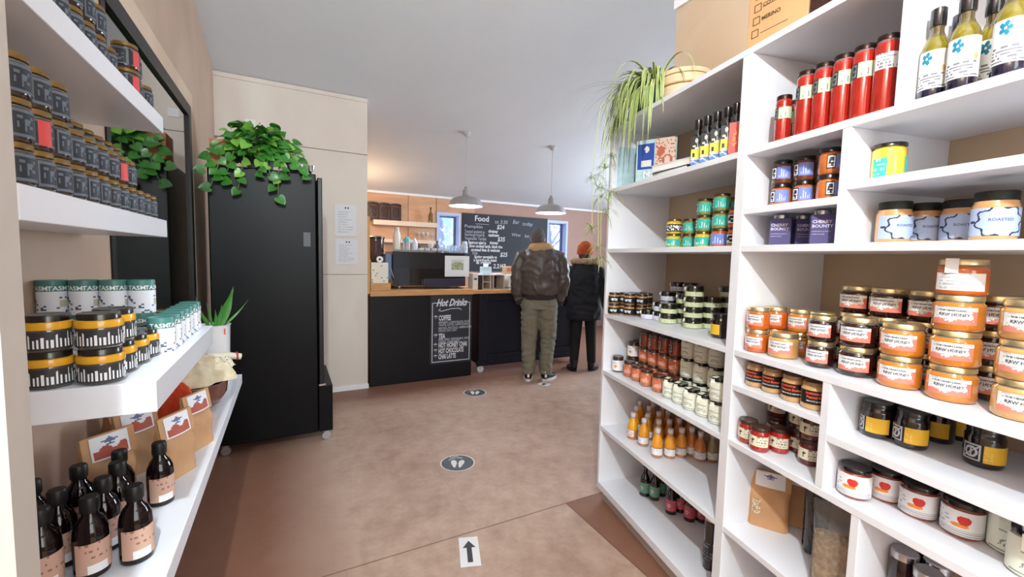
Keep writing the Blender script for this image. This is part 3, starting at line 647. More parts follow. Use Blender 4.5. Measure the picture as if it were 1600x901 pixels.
def tin():
    t = thing('tea_tin'); r, h = .0285, .088
    obj('tin_body', MB().lathe([(r*.96, 0), (r, .002), (r, .062), (r*.985, .063)], 32), mat('white_tin', (228, 230, 238), .35, coat=.4), t)
    obj('lid', MB().lathe([(r*1.012, .061), (r*1.012, .084), (r*.99, .088), (0, .088)], 32), mat('sea_green_lid', (70, 124, 118), .4), t)
    l = obj('label', lab_mesh(r, .001, .060, 300, lambda s, t_: 2 if (.56 < s < .68 and .35 < t_ < .62) else (1 if rnd(int(s*26), int(t_*14), 7) < .16 and t_ < .8 else 0)), [mat('tin_paper', (232, 233, 240), .5), mat('tin_ink', (84, 92, 116), .5), mat('tin_tan', (196, 190, 172), .5)], t)
    mb = MB()
    for a in (-.9, .35, 1.6): add_text(mb, 'TASM', .015, lambda X, Y: ((r*1.012+.001)*sin(a+X/r), -(r*1.012+.001)*cos(a+X/r), .068+Y), 0, 0, 0, .0003)
    obj('lettering', mb, WL, t, smooth=0)
    return t
K('tin', 'tin', tin)
# --- kraft bags
def bag(w=.115, h=.19, d=.05, fold=.05, labm=None, lean=0, name='paper_bag', lab='fold', mesh=KRAFT):
    def build():
        t = thing(name)
        def P(s, q, side):
            z = q*h*(1 if q else 1); k = max(0, (q-.55)/.45); dd = d*(1-.88*k)*(1-.05*sin(q*pi*3)*(1-k)); ww = w*(1-.06*sin(pi*min(1, q*1.2)))
            x = (s-.5)*ww; bul = math.sqrt(max(0, 1-(2*abs(s-.5))**6)); y = side*dd/2*(.55+.45*bul)+.0018*sin(s*11+q*13)*(1-k)*min(1, q*5)
            return (x, y+lean*q*q, z)
        m = MB(); m.grid(lambda s, q: P(s, q, -1), 14, 16); m.grid(lambda s, q: P(1-s, q, 1), 14, 16)
        m.grid(lambda s, q: [P(0, q, 1)[i]*(1-s)+P(0, q, -1)[i]*s for i in range(3)], 3, 16); m.grid(lambda s, q: [P(1, q, -1)[i]*(1-s)+P(1, q, 1)[i]*s for i in range(3)], 3, 16)
        m.grid(lambda s, q: (P(s, 0, -1)[0], -P(s, 0, -1)[1]*(2*q-1), 0), 14, 3)
        obj('bag_body', m, mesh, t, smooth=60)
        f = MB(); a = .02; zt = h; yl = lean
        f.add([(-w/2, yl-.004, zt-.002), (w/2, yl-.004, zt-.002), (w/2, yl+.004, zt-.002), (-w/2, yl+.004, zt-.002), (-w/2, yl-.002, zt+fold*.35), (w/2, yl-.002, zt+fold*.35), (w/2, yl+.003, zt+fold*.35), (-w/2, yl+.003, zt+fold*.35)],
              [(3, 2, 1, 0), (4, 5, 6, 7), (0, 1, 5, 4), (1, 2, 6, 5), (2, 3, 7, 6), (3, 0, 4, 7)])
        f.grid(lambda s, q: (-w/2+w*s, yl-.003-.012*q-.006*sin(pi*s)*q, zt+fold*.35-q*fold*1.15), 8, 4)
        f.grid(lambda s, q: (-w/2+w*s, yl-.0045-.012*q-.006*sin(pi*s)*q, zt+fold*.35-q*fold*1.15), 8, 4)
        obj('folded_top', f, mesh, t, smooth=60)
        l = MB().grid(lambda s, q: (-w*.36+w*.72*s, yl-.0065-.012*q-.006*sin(pi*s)*q, zt+fold*.30-q*fold*1.0), 36, 18, lambda s, q: 2 if (q > .52+.10*sin(s*13) and .06 < s < .94 and q < .95) else (1 if (q < .45 and abs(s-.5) < .12+.1*sin(q*30) and q > .1) else 0))
        obj('label', l, labm, t, smooth=60)
        return t
    return build
K('coffee_bag', 'paper bag', bag(.12, .17, .055, .06, [PAPER, mat('slate_blue_print', (104, 110, 150), .6), mat('brick_print', (178, 84, 66), .6)]))
def flatlab(t): pass
K('grain_bag', 'paper bag', bag(.13, .185, .07, .05, [PAPER, mat('slate_blue_print', (104, 110, 150), .6), PAPER]))
# ------------------------------------------------------------------ stock on the shelf unit
FACE = -101.9
ORD = ['first', 'second', 'third', 'fourth', 'fifth', 'sixth', 'seventh', 'eighth', 'ninth', 'tenth', 'eleventh', 'twelfth', 'thirteenth', 'fourteenth']
def lev(i, n): return 'bottom' if i == 0 else 'top' if i == n-1 else ('middle' if n == 3 else ('second' if i == 1 else 'third'))
PH = {}
def kh(kind):
    """height and radius of a built kind"""
    if kind not in PH:
        o = KINDS[kind][0]()
        vs = [v.co for ch in o.children for v in ch.data.vertices if not ch.name.startswith(('paper_tag', 'seal', 'wax'))]
        PH[kind] = (max(v.z for v in vs), max(math.hypot(v.x, v.y) for v in vs) if not kind.endswith(('box', 'dark_oil', 'red_oil')) else max(abs(v.x) for v in vs)*1.22)
        def rm(x):
            for c_ in list(x.children): rm(c_)
            bpy.data.objects.remove(x)
        rm(o)
    return PH[kind]
def bounds(u, z):
    if u < .948: return (.02, .928)
    if abs(z-Z3) < .004: return (.968, 2.35)
    if abs(z-Z1) < .004: return (.968, 1.412) if u < 1.423 else (1.434, 2.35)
    if z < .46: return (.968, 1.395) if u < 1.406 else (1.417, 2.35)
    return (.968, 1.292) if u < 1.303 else (1.315, 2.35)
ROWS = []
def row(where, z, items, desc, group, turn=12, jit=9, face=FACE, word='stack', left=False, cell=None):
    """items: (px, v, kind or [kinds bottom to top][, turn]) left to right"""
    items = sorted(items, key=lambda q: q[0])
    for i, it in enumerate(items):
        ks = [it[2]] if isinstance(it[2], str) else it[2]
        r = max(kh(k)[1] for k in ks)
        if left: u, v = it[0], -it[1]; B = left
        else:
            p = unit_pt(it[0], it[1], z)-UC; u, v = p.dot(US), p.dot(VS); b_ = cell or bounds(u, z); B = (b_[0], b_[1], 0, D)
        ROWS.append(dict(u=u, v=v, u0=u, v0=v, r=r+.0006, B=B, z=z, ks=ks, i=i, where=where, desc=desc, group=group, n=len(items), left=bool(left),
                         turn=face+(it[3] if len(it) > 3 and it[3] is not None else turn), jit=jit, word=word))
def flush():
    for _ in range(300):
        for a in ROWS:
            for b in ROWS:
                if a is b or abs(a['z']-b['z']) > .02 or a['left'] != b['left'] or a['B'] != b['B']: continue
                du, dv = b['u']-a['u'], b['v']-a['v']; d = math.hypot(du, dv); m = a['r']+b['r']-d
                if m > 0:
                    d = max(d, 1e-5); k = m*.5/d
                    a['u'] -= du*k; b['u'] += du*k; a['v'] -= dv*k; b['v'] += dv*k
            lo, hi, f, k = a['B']; r = a['r']+.0015
            a['u'] = min(max(a['u'], lo+r), hi-r); a['v'] = min(max(a['v'], f+r), k-r)
    for a in ROWS:
        zz = a['z']+.0003
        for j, k in enumerate(a['ks']):
            d = a['desc'][k] if isinstance(a['desc'], dict) else a['desc']
            if len(a['ks']) > 1: L = '%s, %s of the %s %s from left %s' % (d, lev(j, len(a['ks'])), ORD[a['i']], a['word'], a['where'])
            elif a['n'] > 1: L = '%s, standing %s from left %s' % (d, ORD[a['i']], a['where'])
            else: L = '%s %s' % (d, a['where'])
            ang = radians(a['turn']+R_.uniform(-a['jit'], a['jit']))
            q = Vector((-a['v'], a['u'], zz)) if a['left'] else uvz(a['u'], a['v'], zz)
            put(k, q, ang, L, a['group']); zz += kh(k)[0]+.0002
    ROWS.clear()
HS, HA, HD = 'honey_small_orange', 'honey_small_amber', 'honey_small_dark'; BA, BC, BD = 'honey_amber', 'honey_cream', 'honey_dark'
hd = {HS: 'orange honey jar', HA: 'amber honey jar', HD: 'dark honey jar', BA: 'amber honey jar', BC: 'creamed honey jar', BD: 'dark honey jar', 'honey_sealed': 'sealed orange honey jar'}
row('in front honey row', Z3, [(1180, .058, [HS, HS]), (1224, .080, [BC]), (1280, .078, [HD, HD]), (1337, .092, [BD, BD]), (1403, .088, [BA, BA]), (1484, .092, [BA, BA, BA, 'honey_sealed']), (1594, .085, [BC, BC, BC])], hd, 'honey jars', 22, 5)
row('in rear honey row', Z3, [(1207, .135, [HS, HS]), (1248, .155, [HA, HA]), (1289, .165, [HD, HD]), (1326, .19, [BD, BD, BD]), (1372, .19, [BD, BD, BD]), (1441, .195, [BD, BD, BD]), (1545, .20, [BD, BD, BD])], hd, 'honey jars', 16, 5)
row('under honey shelf', .985, [(1177, .07, 'peanut_butter'), (1203, .07, 'peanut_butter'), (1238, .058, 'peanut_butter'), (1270, .055, 'peanut_butter', 55)], 'peanut butter jar with black label', 'peanut butter jars', 30, 4)
row('in front jam row', Z4, [(1166, .05, 'red_jam'), (1191, .05, 'red_jam'), (1215, .095, 'red_jam')], 'bright red jam jar', 'red jam jars', 20, 8)
row('in rear jam row', Z4, [(1187, .18, ['dark_jam', 'dark_jam']), (1212, .18, ['dark_jam', 'dark_jam']), (1242, .15, ['dark_jam', 'dark_jam']), (1264, .115, ['dark_jam', 'dark_jam'])], 'dark red jam jar', 'dark jam jars', 20, 8)
row('on yellow-label shelf', .945, [(1331, .135, 'yellow_label_jar', 14), (1368, .235, 'yellow_label_jar', -40), (1409, .145, 'yellow_label_jar', 30), (1456, .27, 'yellow_label_jar', 0), (1489, .335, 'yellow_label_jar', 0), (1535, .20, 'yellow_label_jar', 45)], 'dark yellow-label jar', 'yellow-labelled jars', 0, 3, cell=(1.315, 2.35))
row('on fruit-label shelf', Z4, [(1322, .08, 'fruit_label_jar'), (1350, .185, 'fruit_label_jar', -30), (1380, .14, 'fruit_label_jar'), (1428, .14, 'fruit_label_jar'), (1472, .20, 'fruit_label_jar', -30), (1513, .150, 'fruit_label_jar')], 'low jar with white fruit label', 'fruit-labelled jars', 18, 4, cell=(1.315, 2.35))
row('right of fruit-label jars', Z4, [(1566, .17, 'cream_tub'), (1612, .115, 'cream_tub')], 'cream tub with paper tag', 'cream tubs', 25, 4, cell=(1.315, 2.35))
# upper right
row('on top cell', Z1, [(1221, .05, 'short_passata'), (1237, .12, 'short_passata'), (1255, .05, 'passata'), (1281, .05, 'passata'), (1313, .05, 'passata'), (1344, .05, 'passata'), (1377, .05, 'passata_white')], 'red tomato sauce jar', 'tomato sauce jars', 34, 6)
row('at upper right', Z1, [(1450, .045, 'olive_oil'), (1487, .12, 'olive_oil'), (1500, .035, 'olive_oil'), (1541, .10, 'olive_oil'), (1573, .030, 'olive_oil')], 'blue-flower oil bottle', 'olive oil bottles', 40, 6)
cd_ = {'chutney_emblem': 'brown chutney jar', 'chutney_orange': 'orange chutney jar'}
row('in small upper cell', 1.607, [(1219, .10, ['chutney_orange', 'chutney_emblem']), (1254, .115, ['chutney_orange', 'chutney_emblem']), (1293, .09, ['chutney_orange', 'chutney_orange'], 85)], cd_, 'chutney jars', 30, 6)
row('in lowest small cell', Z2, [(1218, .08, 'purple_box', 42), (1252, .15, 'purple_box', 60), (1282, .07, 'purple_box', 42)], 'purple boxed jar with silver lid', 'purple boxed jars', 40, 2)
put('yellow_curd', unit_pt(1386, .10, 1.6422), radians(FACE+40), 'yellow jar with teal label alone on its shelf', None)
row('above honey shelf', Z2, [(1394, .10, 'blue_label_jar', 72), (1440, .19, 'blue_label_jar', 60), (1497, .19, 'blue_label_jar', 40), (1550, .10, 'blue_label_jar', 40)], 'blue-label peanut jar', 'blue-labelled jars', 40, 2)
# left bay
row('on book shelf', Z1, [(1089, .055, 'dark_oil'), (1103, .055, 'dark_oil'), (1117, .055, 'dark_oil'), (1131, .055, 'dark_oil')], 'square yellow-label oil bottle', 'square oil bottles', 44, 3)
put('red_oil', unit_pt(1147, .055, Z1+.0002), radians(FACE+44), 'black square bottle with coral red label', None)
pk = {'yellow_pickle_jar': 'yellow pickle jar', 'green_pickle_jar': 'green pickle jar', 'black_band_pickle': 'black-banded pickle jar', 'orange_pickle_jar': 'orange pickle jar', 'slim_orange_jar': 'slim orange jar'}
YP, GP, BP, OP, SO = 'yellow_pickle_jar', 'green_pickle_jar', 'black_band_pickle', 'orange_pickle_jar', 'slim_orange_jar'
row('on pickle shelf', Z2, [(1053, .17, [YP, BP]), (1075, .215, [GP, GP]), (1098, .16, [YP, GP, GP]), (1124, .15, [OP, GP, GP]), (1146, .10, [SO, SO])], pk, 'pickle jars', 25, 8)
row('of rear pickles', Z2, [(1086, .30, [GP, GP]), (1143, .24, [GP, GP, GP])], 'shaded green pickle jar', 'pickle jars', 10, 8)
bd = {'brown_band_jar': 'tan jar with black band', 'squat_jar_white': 'squat black-lidded jar', 'squat_jar_cream': 'squat cream-banded jar'}
BB, SW, SC = 'brown_band_jar', 'squat_jar_white', 'squat_jar_cream'
row('of tan jars', Z3, [(958, .05, [BB, BB], 60), (968, .075, [BB, BB], 60), (982, .10, [BB, BB], 40), (996, .135, [BB, BB], 40), (1009, .20, [BB, BB], 30), (958.5, .13, [BB, BB]), (972, .165, [BB, BB])], 'tan jar with black band', 'black-banded tan jars', 30, 8)
row('of white-banded jars', Z3, [(1014, .14, [SW]), (1030, .165, [SW, SW]), (1041, .235, [SW, SW, SW]), (1057, .31, [SW, SW, SW, SW]), (1075, .335, [SW, SW, SW, SW])], 'squat jar, white band', 'white-banded squat jars', 20, 10)
row('of cream-banded jars', Z3, [(1046, .165, [SC, SC]), (1067, .235, [SC, SC, SC]), (1090, .205, [SC, SC, SC, SC]), (1112, .27, [SC, SC, SC]), (1128, .32, [SC, SC, SC, SC])], 'squat jar, cream band', 'cream-banded squat jars', 20, 10)
put('yellow_label_jar', unit_pt(1125, .12, Z3+.0002), radians(FACE-25), 'dark jar with yellow label at right end of squat jars', None)
row('of orange-fruit jars', Z4, [(963, .075, ['small_fruit_label_jar']), (976, .19, ['small_fruit_label_jar', 'small_fruit_label_jar']), (990, .165, ['small_fruit_label_jar', 'small_fruit_label_jar'])], 'tall white-labelled jar', 'white-labelled sauce jars', 30, 6)
OJ, RJ = 'orange_jar', 'red_sauce_jar'
row('in front orange row', Z4, [(983, .085, OJ), (996, .082, OJ), (1010, .080, OJ), (1029, .085, OJ, 45)], 'low orange-label jar', 'orange-labelled jars', 30, 5)
row('of orange jars', Z4, [(1006, .165, [OJ, OJ, RJ]), (1020, .168, [OJ, OJ, RJ]), (1036, .175, [OJ, OJ, RJ]), (1053, .185, [RJ, OJ, RJ])], {OJ: 'orange-label jar', RJ: 'rust red jar'}, 'orange and rust jars', 30, 6)
CJ = 'cream_jar'
row('of front cream jars', Z4, [(1047, .082, [CJ]), (1062, .082, [CJ]), (1080, .076, [CJ]), (1100, .078, [CJ]), (1121, .072, [CJ, CJ])], 'cream jar with paper tag', 'cream jars', 28, 10)
row('of rear cream jars', Z4, [(1073, .175, [CJ, CJ, CJ]), (1093, .175, [CJ, CJ, CJ]), (1116, .185, [CJ, CJ, CJ])], 'cream jar with paper tag', 'cream jars', 20, 10)
# drinks: a block of small orange bottles, rows running back
OD, AD, PD, FD = 'orange_drink', 'amber_drink', 'pale_drink', 'flower_drink'
row('in front drinks row', Z5, [(988, .09, FD), (1005, .10, OD), (1026, .093, OD), (1046, .15, OD), (1064, .215, OD), (1079, .27, AD), (1093, .275, AD), (1112, .33, PD)], {FD: 'yellow drink bottle', OD: 'orange drink bottle', AD: 'amber drink bottle', PD: 'pale olive drink bottle'}, 'drink bottles', 25, 8)
row('in second drinks row', Z5, [(993, .16, OD), (1011, .165, OD), (1028, .165, OD), (1044, .222, AD), (1060, .282, AD), (1075, .338, AD)], {OD: 'orange drink bottle', AD: 'amber drink bottle'}, 'drink bottles', 20, 8)
row('in third drinks row', Z5, [(998, .235, OD), (1013, .235, OD), (1028, .238, AD), (1043, .30, AD), (1057, .352, AD)], {OD: 'orange drink bottle', AD: 'amber drink bottle'}, 'drink bottles', 20, 8)
row('in rear drinks row', Z5, [(1002, .31, AD), (1015, .31, AD), (1028, .315, AD)], 'amber drink bottle', 'drink bottles', 20, 8)
row('on lowest left shelf', Z0, [(1008, .19, 'green_label_bottle'), (1021, .215, 'green_label_bottle'), (1033, .28, 'green_label_bottle')], 'green-label dark bottle', 'green-labelled bottles', 25, 6)
row('on lowest left shelf', Z0, [(1048, .225, 'pink_label_bottle'), (1063, .285, 'pink_label_bottle'), (1077, .28, 'pink_label_bottle'), (1096, .335, 'pink_label_bottle')], 'dark bottle with pink label', 'pink-labelled bottles', 25, 6)
row('on lowest left shelf', Z0, [(1109, .14, 'tall_dark_bottle'), (1113, .21, 'tall_dark_bottle')], 'tall dark bottle with silver cap', 'tall dark bottles', 10, 6)
row('on lowest right shelf', .44, [(1384, .13, 'tall_dark_bottle'), (1416, .20, 'tall_dark_bottle'), (1449, .17, 'tall_dark_bottle'), (1438, .10, 'tall_dark_bottle')], 'tall dark bottle with silver cap', 'tall dark bottles', 10, 6)
# kraft bags and the clear oat bag
p = unit_pt(1199, .17, Z5+.0004); g = put('grain_bag', p, radians(FACE+42), 'kraft paper bag with white folded label, in front of another bag', 'kraft bags in the shelf unit')
p = unit_pt(1240, .285, Z5+.0004); g2 = put('grain_bag', p, radians(FACE+36), 'kraft paper bag with grey label, behind the front kraft bag', 'kraft bags in the shelf unit')
gm = MB().grid(lambda s, q: (-.052+.026*s, -.0372-.0012*sin(pi*s), .05+.055*q), 8, 12, lambda s, q: 1 if rnd(int(s*8), int(q*12), 2) < .5 else 0)
obj('window_patch', gm, [mat('cereal_pale', (214, 196, 168), .5), mat('cereal_brown', (168, 138, 104), .6)], g, smooth=0)
OATS = mat('rolled_oats', (202, 172, 132), .7, var=.35, vscale=60, bump=.9, bscale=90)
def clearbag(pos, rz, label, fill, fillm_, w=.12, h=.26, d=.075):
    t = thing('clear_bag', label, 'food bag', pos, rz, None)
    def P(s, q, sd, k=1.0):
        kk = max(0, (q-.6)/.4); dd = d*k*(1-.9*kk); x = (s-.5)*w*k*(1+.08*kk); b_ = math.sqrt(max(0, 1-(2*abs(s-.5))**4))
        return (x, sd*dd/2*(.3+.7*b_)*(1+.06*sin(s*31+q*23)), .003+q*h*(1 if k == 1 else 1))
    m = MB()
    for sd in (-1, 1): m.grid(lambda s, q: P(s if sd < 0 else 1-s, q, sd), 16, 18)
    obj('film', m, mat('clear_film', (236, 238, 240), .06, trans=.92, ior=1.08, coat=.6), t, smooth=60)
    m = MB(); n = 16
    def Q(s, q, sd):
        x, y, z = P(s, q*fill, sd, .93); return (x+.0015*sin(s*91+q*57), y+.002*sin(s*67+q*83), z)
    for sd in (-1, 1): m.grid(lambda s, q: Q(s if sd < 0 else 1-s, q, sd), 30, 30)
    m.grid(lambda s, q: tuple(Vector(Q(s, 1, -1)).lerp(Vector(Q(s, 1, 1)), q)+Vector((0, 0, .006*sin(pi*q)*sin(s*40)))), 20, 8)
    obj('contents', m, fillm_, t, smooth=60)
    return t
clearbag(unit_pt(1303, .10, Z5+.0002), radians(FACE+40), 'clear bag of rolled oats beside the divider', .60, OATS)
p = unit_pt(1272, .20, Z5+.0004); clearbag(p, radians(FACE+50), 'dark-backed clear bag squeezed between kraft bag and oats', .85, mat('black_beans', (20, 16, 16), .4, var=.3, vscale=80, bump=.6, bscale=80), w=.07, h=.24, d=.06)
# books
def book(label, pos, rz, w, h, th, cover, pages, art=None, arts=None, lying=False, text=None):
    t = thing('book', label, 'book', pos, rz)
    b = MB(); c_ = .003
    b.box(0, w, 0, c_, 0, h); b.box(0, w, th-c_, th, 0, h); b.box(0, c_, c_, th-c_, 0, h)
    obj('cover', b, cover, t, smooth=0); obj('pages', MB().box(c_, w-.004, c_, th-c_, .003, h-.003), pages, t, smooth=0)
    if art: obj('cover_picture', MB().grid(lambda s, q: (w*s, -.0006, h*q), 30, 36, art), arts, t, smooth=0)
    if text:
        mb = MB()
        for s, size, x, z in text: add_text(mb, s, size, lambda X, Y: (X, -.0012, Y), 0, x, z, .0006)
        obj('lettering', mb, WL, t, smooth=0)
    if lying: t.rotation_euler = (radians(90), 0, rz)
    return t
PG = mat('book_pages', (236, 234, 228), .7, bump=.2, bscale=200); SKYB = mat('pale_blue_cover', (186, 214, 222), .4, var=.12, vscale=30); ROYAL = mat('royal_blue', (44, 78, 168), .5)
def milk(s, q):
    if q < .36: return 0
    if s < .5:
        if q > .92: return 0
        if math.hypot((s-.27)*1.2, (q-.80)) < .07: return 3
        if .14 < s < .4 and .42 < q < .56: return 3
        return 1 if .04 < s < .47 else 0
    if math.hypot((s-.8)*1.0, q-.52) < .13: return 2 if math.hypot((s-.8), q-.52) > .08 else 4
    return 2 if rnd(int(s*30), int(q*36)) < .25 or math.hypot(s-.64, (q-.72)) < .10 else 4
arts = [SKYB, ROYAL, mat('rust_art', (196, 106, 78), .5), mat('white_art', (232, 228, 222), .5), mat('peach_art', (232, 206, 190), .5)]
def ulocal(u, v, z): return uvz(u, v, z)
AU = math.atan2(US.y, US.x)
book('pale blue cookbook standing upright against the left end panel', uvz(.026, .040, Z1+.0003)+US*.0, AU+radians(90), .17, .235, .022, SKYB, PG)
book('open-faced cookbook reading MILK with blue baker on cover', uvz(.155, .075, Z1+.0003), AU+radians(38), .20, .235, .024, SKYB, PG, milk, arts, text=[('MILK', .052, .095, .055)])
t = book('black-covered book lying flat at the bottom of the book pile', uvz(.62, .035, Z1+.0004), AU+radians(183), .24, .17, .022, mat('black_cover', (26, 24, 24), .4), PG, lying=True)
t = book('thick white book lying flat on top of the black book', uvz(.655, .05, Z1+.0232), AU+radians(190), .26, .19, .030, mat('white_cover', (224, 226, 236), .4), PG, lying=True)
flush()
# ------------------------------------------------------------------ cafe counter and what stands on it
MATTB = mat('matt_black_panel', (20, 19, 23), .45, var=.1, spec=.35); OAK = mat('oak_top', (206, 152, 98), .45, var=.14, vscale=5, stretch=(1, 9, 9))
CHALK = mat('chalk_white', (214, 214, 220), .8); DULLCH = mat('faded_chalk', (166, 168, 180), .8); SLATE = mat('slate_board', (46, 48, 58), .6, var=.1, vscale=5)
ct = thing('service_counter', 'black-fronted service counter with oak top beside the pale partition', 'counter', (.75, 4.6, 0))
def lb(mb, o=ct):
    mb.v = [tuple(Vector(v)-o.location) for v in mb.v]; return mb
obj('front_panel', lb(MB().box(.753, 1.905, 4.60, 4.62, .004, .972)), MATTB, ct, smooth=0)
obj('side_panel', lb(MB().box(1.885, 1.905, 4.62, 5.20, .004, .972)), MATTB, ct, smooth=0)
obj('side_panel', lb(MB().box(.753, .773, 4.62, 5.20, .004, .972)), MATTB, ct, smooth=0)
obj('worktop', lb(MB().box(.753, 1.915, 4.575, 5.22, .972, 1.03)), OAK, ct, smooth=0, bevel=.002)
# hot drinks board fixed on the counter front
hb = thing('menu_board', 'black hot drinks board with white lettering on the counter front', 'sign', (1.65, 4.5985, .58))
obj('board', MB().box(-.25, .25, -.006, .0, -.40, .385), SLATE, hb, smooth=0)
P2 = lambda X, Y: (X, -.0075, Y)
fr = MB(); g = .008
def fline(x0, y0, x1, y1): fr.box(min(x0, x1)-g/2, max(x0, x1)+g/2, -.0085, -.0065, min(y0, y1)-g/2, max(y0, y1)+g/2)
fline(-.225, -.375, -.225, .30); fline(.225, -.375, .225, .30); fline(-.225, -.375, .225, -.375); fline(-.225, .30, -.165, .30); fline(.17, .30, .225, .30)
obj('white_border', fr, CHALK, hb, smooth=0)
tx = MB(); add_text(tx, 'Hot Drinks', .112, P2, 0, 0, .298, .0042, .45, .70)
obj('heading', tx, CHALK, hb, smooth=0); tx = MB(); tx.limb([(-.13, -.008, .235), (-.155, -.008, .215), (-.12, -.008, .205), (0, -.008, .232), (.09, -.008, .232), (.12, -.008, .215)], .0045, 6); obj('underline_flourish', tx, CHALK, hb, smooth=0)
for s, y, z, nm in (('COFFEE', .125, .082, 0), ('TEA', -.085, .082, 0), ('HOT HONEY CHAI', -.19, .076, 0), ('HOT CHOCOLATE', -.255, .076, 0), ('CHAI LATTE', -.32, .076, 0)):
    tx = MB(); vs_, _f = text_pts(s, z, .0034); w_ = max(v[0] for v in vs_)-min(v[0] for v in vs_)
    xe = {'COFFEE': -.005, 'TEA': -.07, 'HOT HONEY CHAI': .195, 'HOT CHOCOLATE': .155, 'CHAI LATTE': .06}[s]
    add_text(tx, '*', z*1.2, P2, 0, -.185, y-.008, .003, 0, 1); add_text(tx, s, z, P2, 0, -.15, y, .0034, 0, (xe+.15)/w_, 'L')
    obj('list_lettering', tx, CHALK, hb, smooth=0)
tx = MB()
for s, y in (('ESPRESSO, LONG BLACK, FLAT', .075), ('WHITE, LATTE, CAPPUCCINO', .045), ('MOCHA, PICCOLO, AMERICANO', .010), ('DECAF, SOY, OAT', -.020), ('EARL GREY, PEPPERMINT, SPICE', -.122), ('GREEN, CHAMOMILE', -.150)):
    add_text(tx, s, .034, P2, 0, -.15, y, .0014, 0, .80, 'L')
    if s.startswith(('WHITE', 'DECAF', 'GREEN')): obj('small_lettering', tx, DULLCH, hb, smooth=0); tx = MB()
# oak riser with a white card box, grinder behind
t = obj('riser_block', MB().box(.765, .972, 4.62, 4.80, 1.0303, 1.105), OAK, smooth=0, bevel=.002); tag(t, 'small oak riser block on the counter next to the partition', 'riser')
t = thing('card_box', 'cream card box on the oak riser', 'box', (.865, 4.70, 1.1055)); obj('box_body', MB().box(-.088, .088, -.04, .04, 0, .22), mat('ivory_card', (232, 228, 214), .6), t, smooth=0, bevel=.002)
obj('speckle_print', MB().grid(lambda s, q: (-.085+.17*s, -.0406, .005+.21*q), 14, 18, lambda s, q: 1 if rnd(int(s*14), int(q*18)) < .03 else 0), [mat('ivory_card', (232, 228, 214), .6), mat('card_ink', (96, 90, 84), .6)], t, smooth=0)
t = thing('paper_roll', 'small white paper roll on the cream card box', 'paper roll', (.87, 4.70, 1.3258)); m = MB().lathe([(.012, 0), (.034, 0), (.034, .03), (.012, .03), (.012, 0)], 24, cap=False); m.v = [(x, z-.015, y+.034) for x, y, z in m.v]; obj('roll', m, PAPER, t)
t = thing('coffee_grinder', 'coffee grinder with smoky bean hopper at the left end of the counter', 'coffee grinder', (.865, 4.92, 1.0303))
obj('grinder_body', MB().box(-.08, .08, -.06, .14, 0, .30), BLACK, t, smooth=0, bevel=.012)
obj('hopper', MB().lathe([(.045, .30), (.05, .31), (.088, .38), (.095, .55), (.09, .555)], 28), mat('smoky_hopper', (78, 56, 54), .06, coat=1, var=.3, vscale=60), t)
obj('lid', MB().lathe([(.097, .553), (.1, .556), (.1, .575), (.06, .585), (0, .587)], 28), BLACK, t)
# espresso machine seen from its back
em = thing('espresso_machine', 'large black espresso machine on the oak counter top', 'espresso machine', (1.47, 5.0, 1.0303))
b = MB(); X0, X1 = -.44, .42
b.prism([(-.23, .035), (-.20, .42), (.24, .42), (.24, .035)], X0, X1); b.v = [(z, x, y) for x, y, z in b.v]
obj('body', b, mat('machine_black', (30, 30, 34), .28, coat=.4), em, smooth=0, bevel=.006)
b = MB().add([(X0+.015, -.218+.0, .23), (X1-.03, -.218, .23), (X1-.06, -.238, .04), (X0+.06, -.238, .04)], [(3, 2, 1, 0)]); b.add([(X0+.015, -.212, .23), (X1-.03, -.212, .23), (X1-.06, -.228, .04), (X0+.06, -.228, .04)], [(0, 1, 2, 3)])
obj('back_panel', b, mat('machine_gloss', (14, 14, 18), .12, coat=1), em, smooth=0)
obj('side_cover', MB().box(X0-.075, X0-.004, -.18, .2, .10, .395), mat('blue_grey_cover', (104, 122, 160), .4), em, smooth=0, bevel=.01)
obj('cup_rail', MB().limb([(X0+.02, -.2, .435), (X1-.02, -.2, .435)], .006, 8).limb([(X0+.02, -.2, .418), (X0+.02, -.2, .435)], .004, 6).limb([(X1-.02, -.2, .418), (X1-.02, -.2, .435)], .004, 6), STEEL, em)
obj('tray', MB().box(X0+.34, X1-.03, -.30, -.24, .03, .115), mat('tray_plum', (52, 48, 66), .35), em, smooth=0, bevel=.005)
for x in (X0+.08, X1-.08):
    for y in (-.17, .18): obj('foot', MB().lathe([(.02, 0), (.022, .004), (.018, .037)], 14, (x, y, 0)), STEEL, em)
obj('side_pipe', MB().limb([(X0-.02, -.2, .23), (X0+.0, -.22, .14), (X0+.03, -.21, .04)], .006, 8), STEEL, em)
t = thing('paper_sign', 'white paper sheet with a small green picture taped to the espresso machine', 'sign', (1.47+.30, 5.0-.246, 1.0303+.14))
obj('sheet', MB().box(-.15, .155, -.002, 0, 0, .245), PAPER, t, smooth=0)
obj('picture', MB().grid(lambda s, q: (-.07+.15*s, -.0026, .08+.12*q), 12, 9, lambda s, q: (2 if q > .8-.3*abs(s-.5) else (1 if rnd(int(s*12), int(q*9)) < .6 else 0))), [mat('moss_print', (140, 150, 110), .6), mat('sage_print', (176, 182, 150), .6), mat('pale_sky_print', (206, 212, 214), .6)], t, smooth=0)
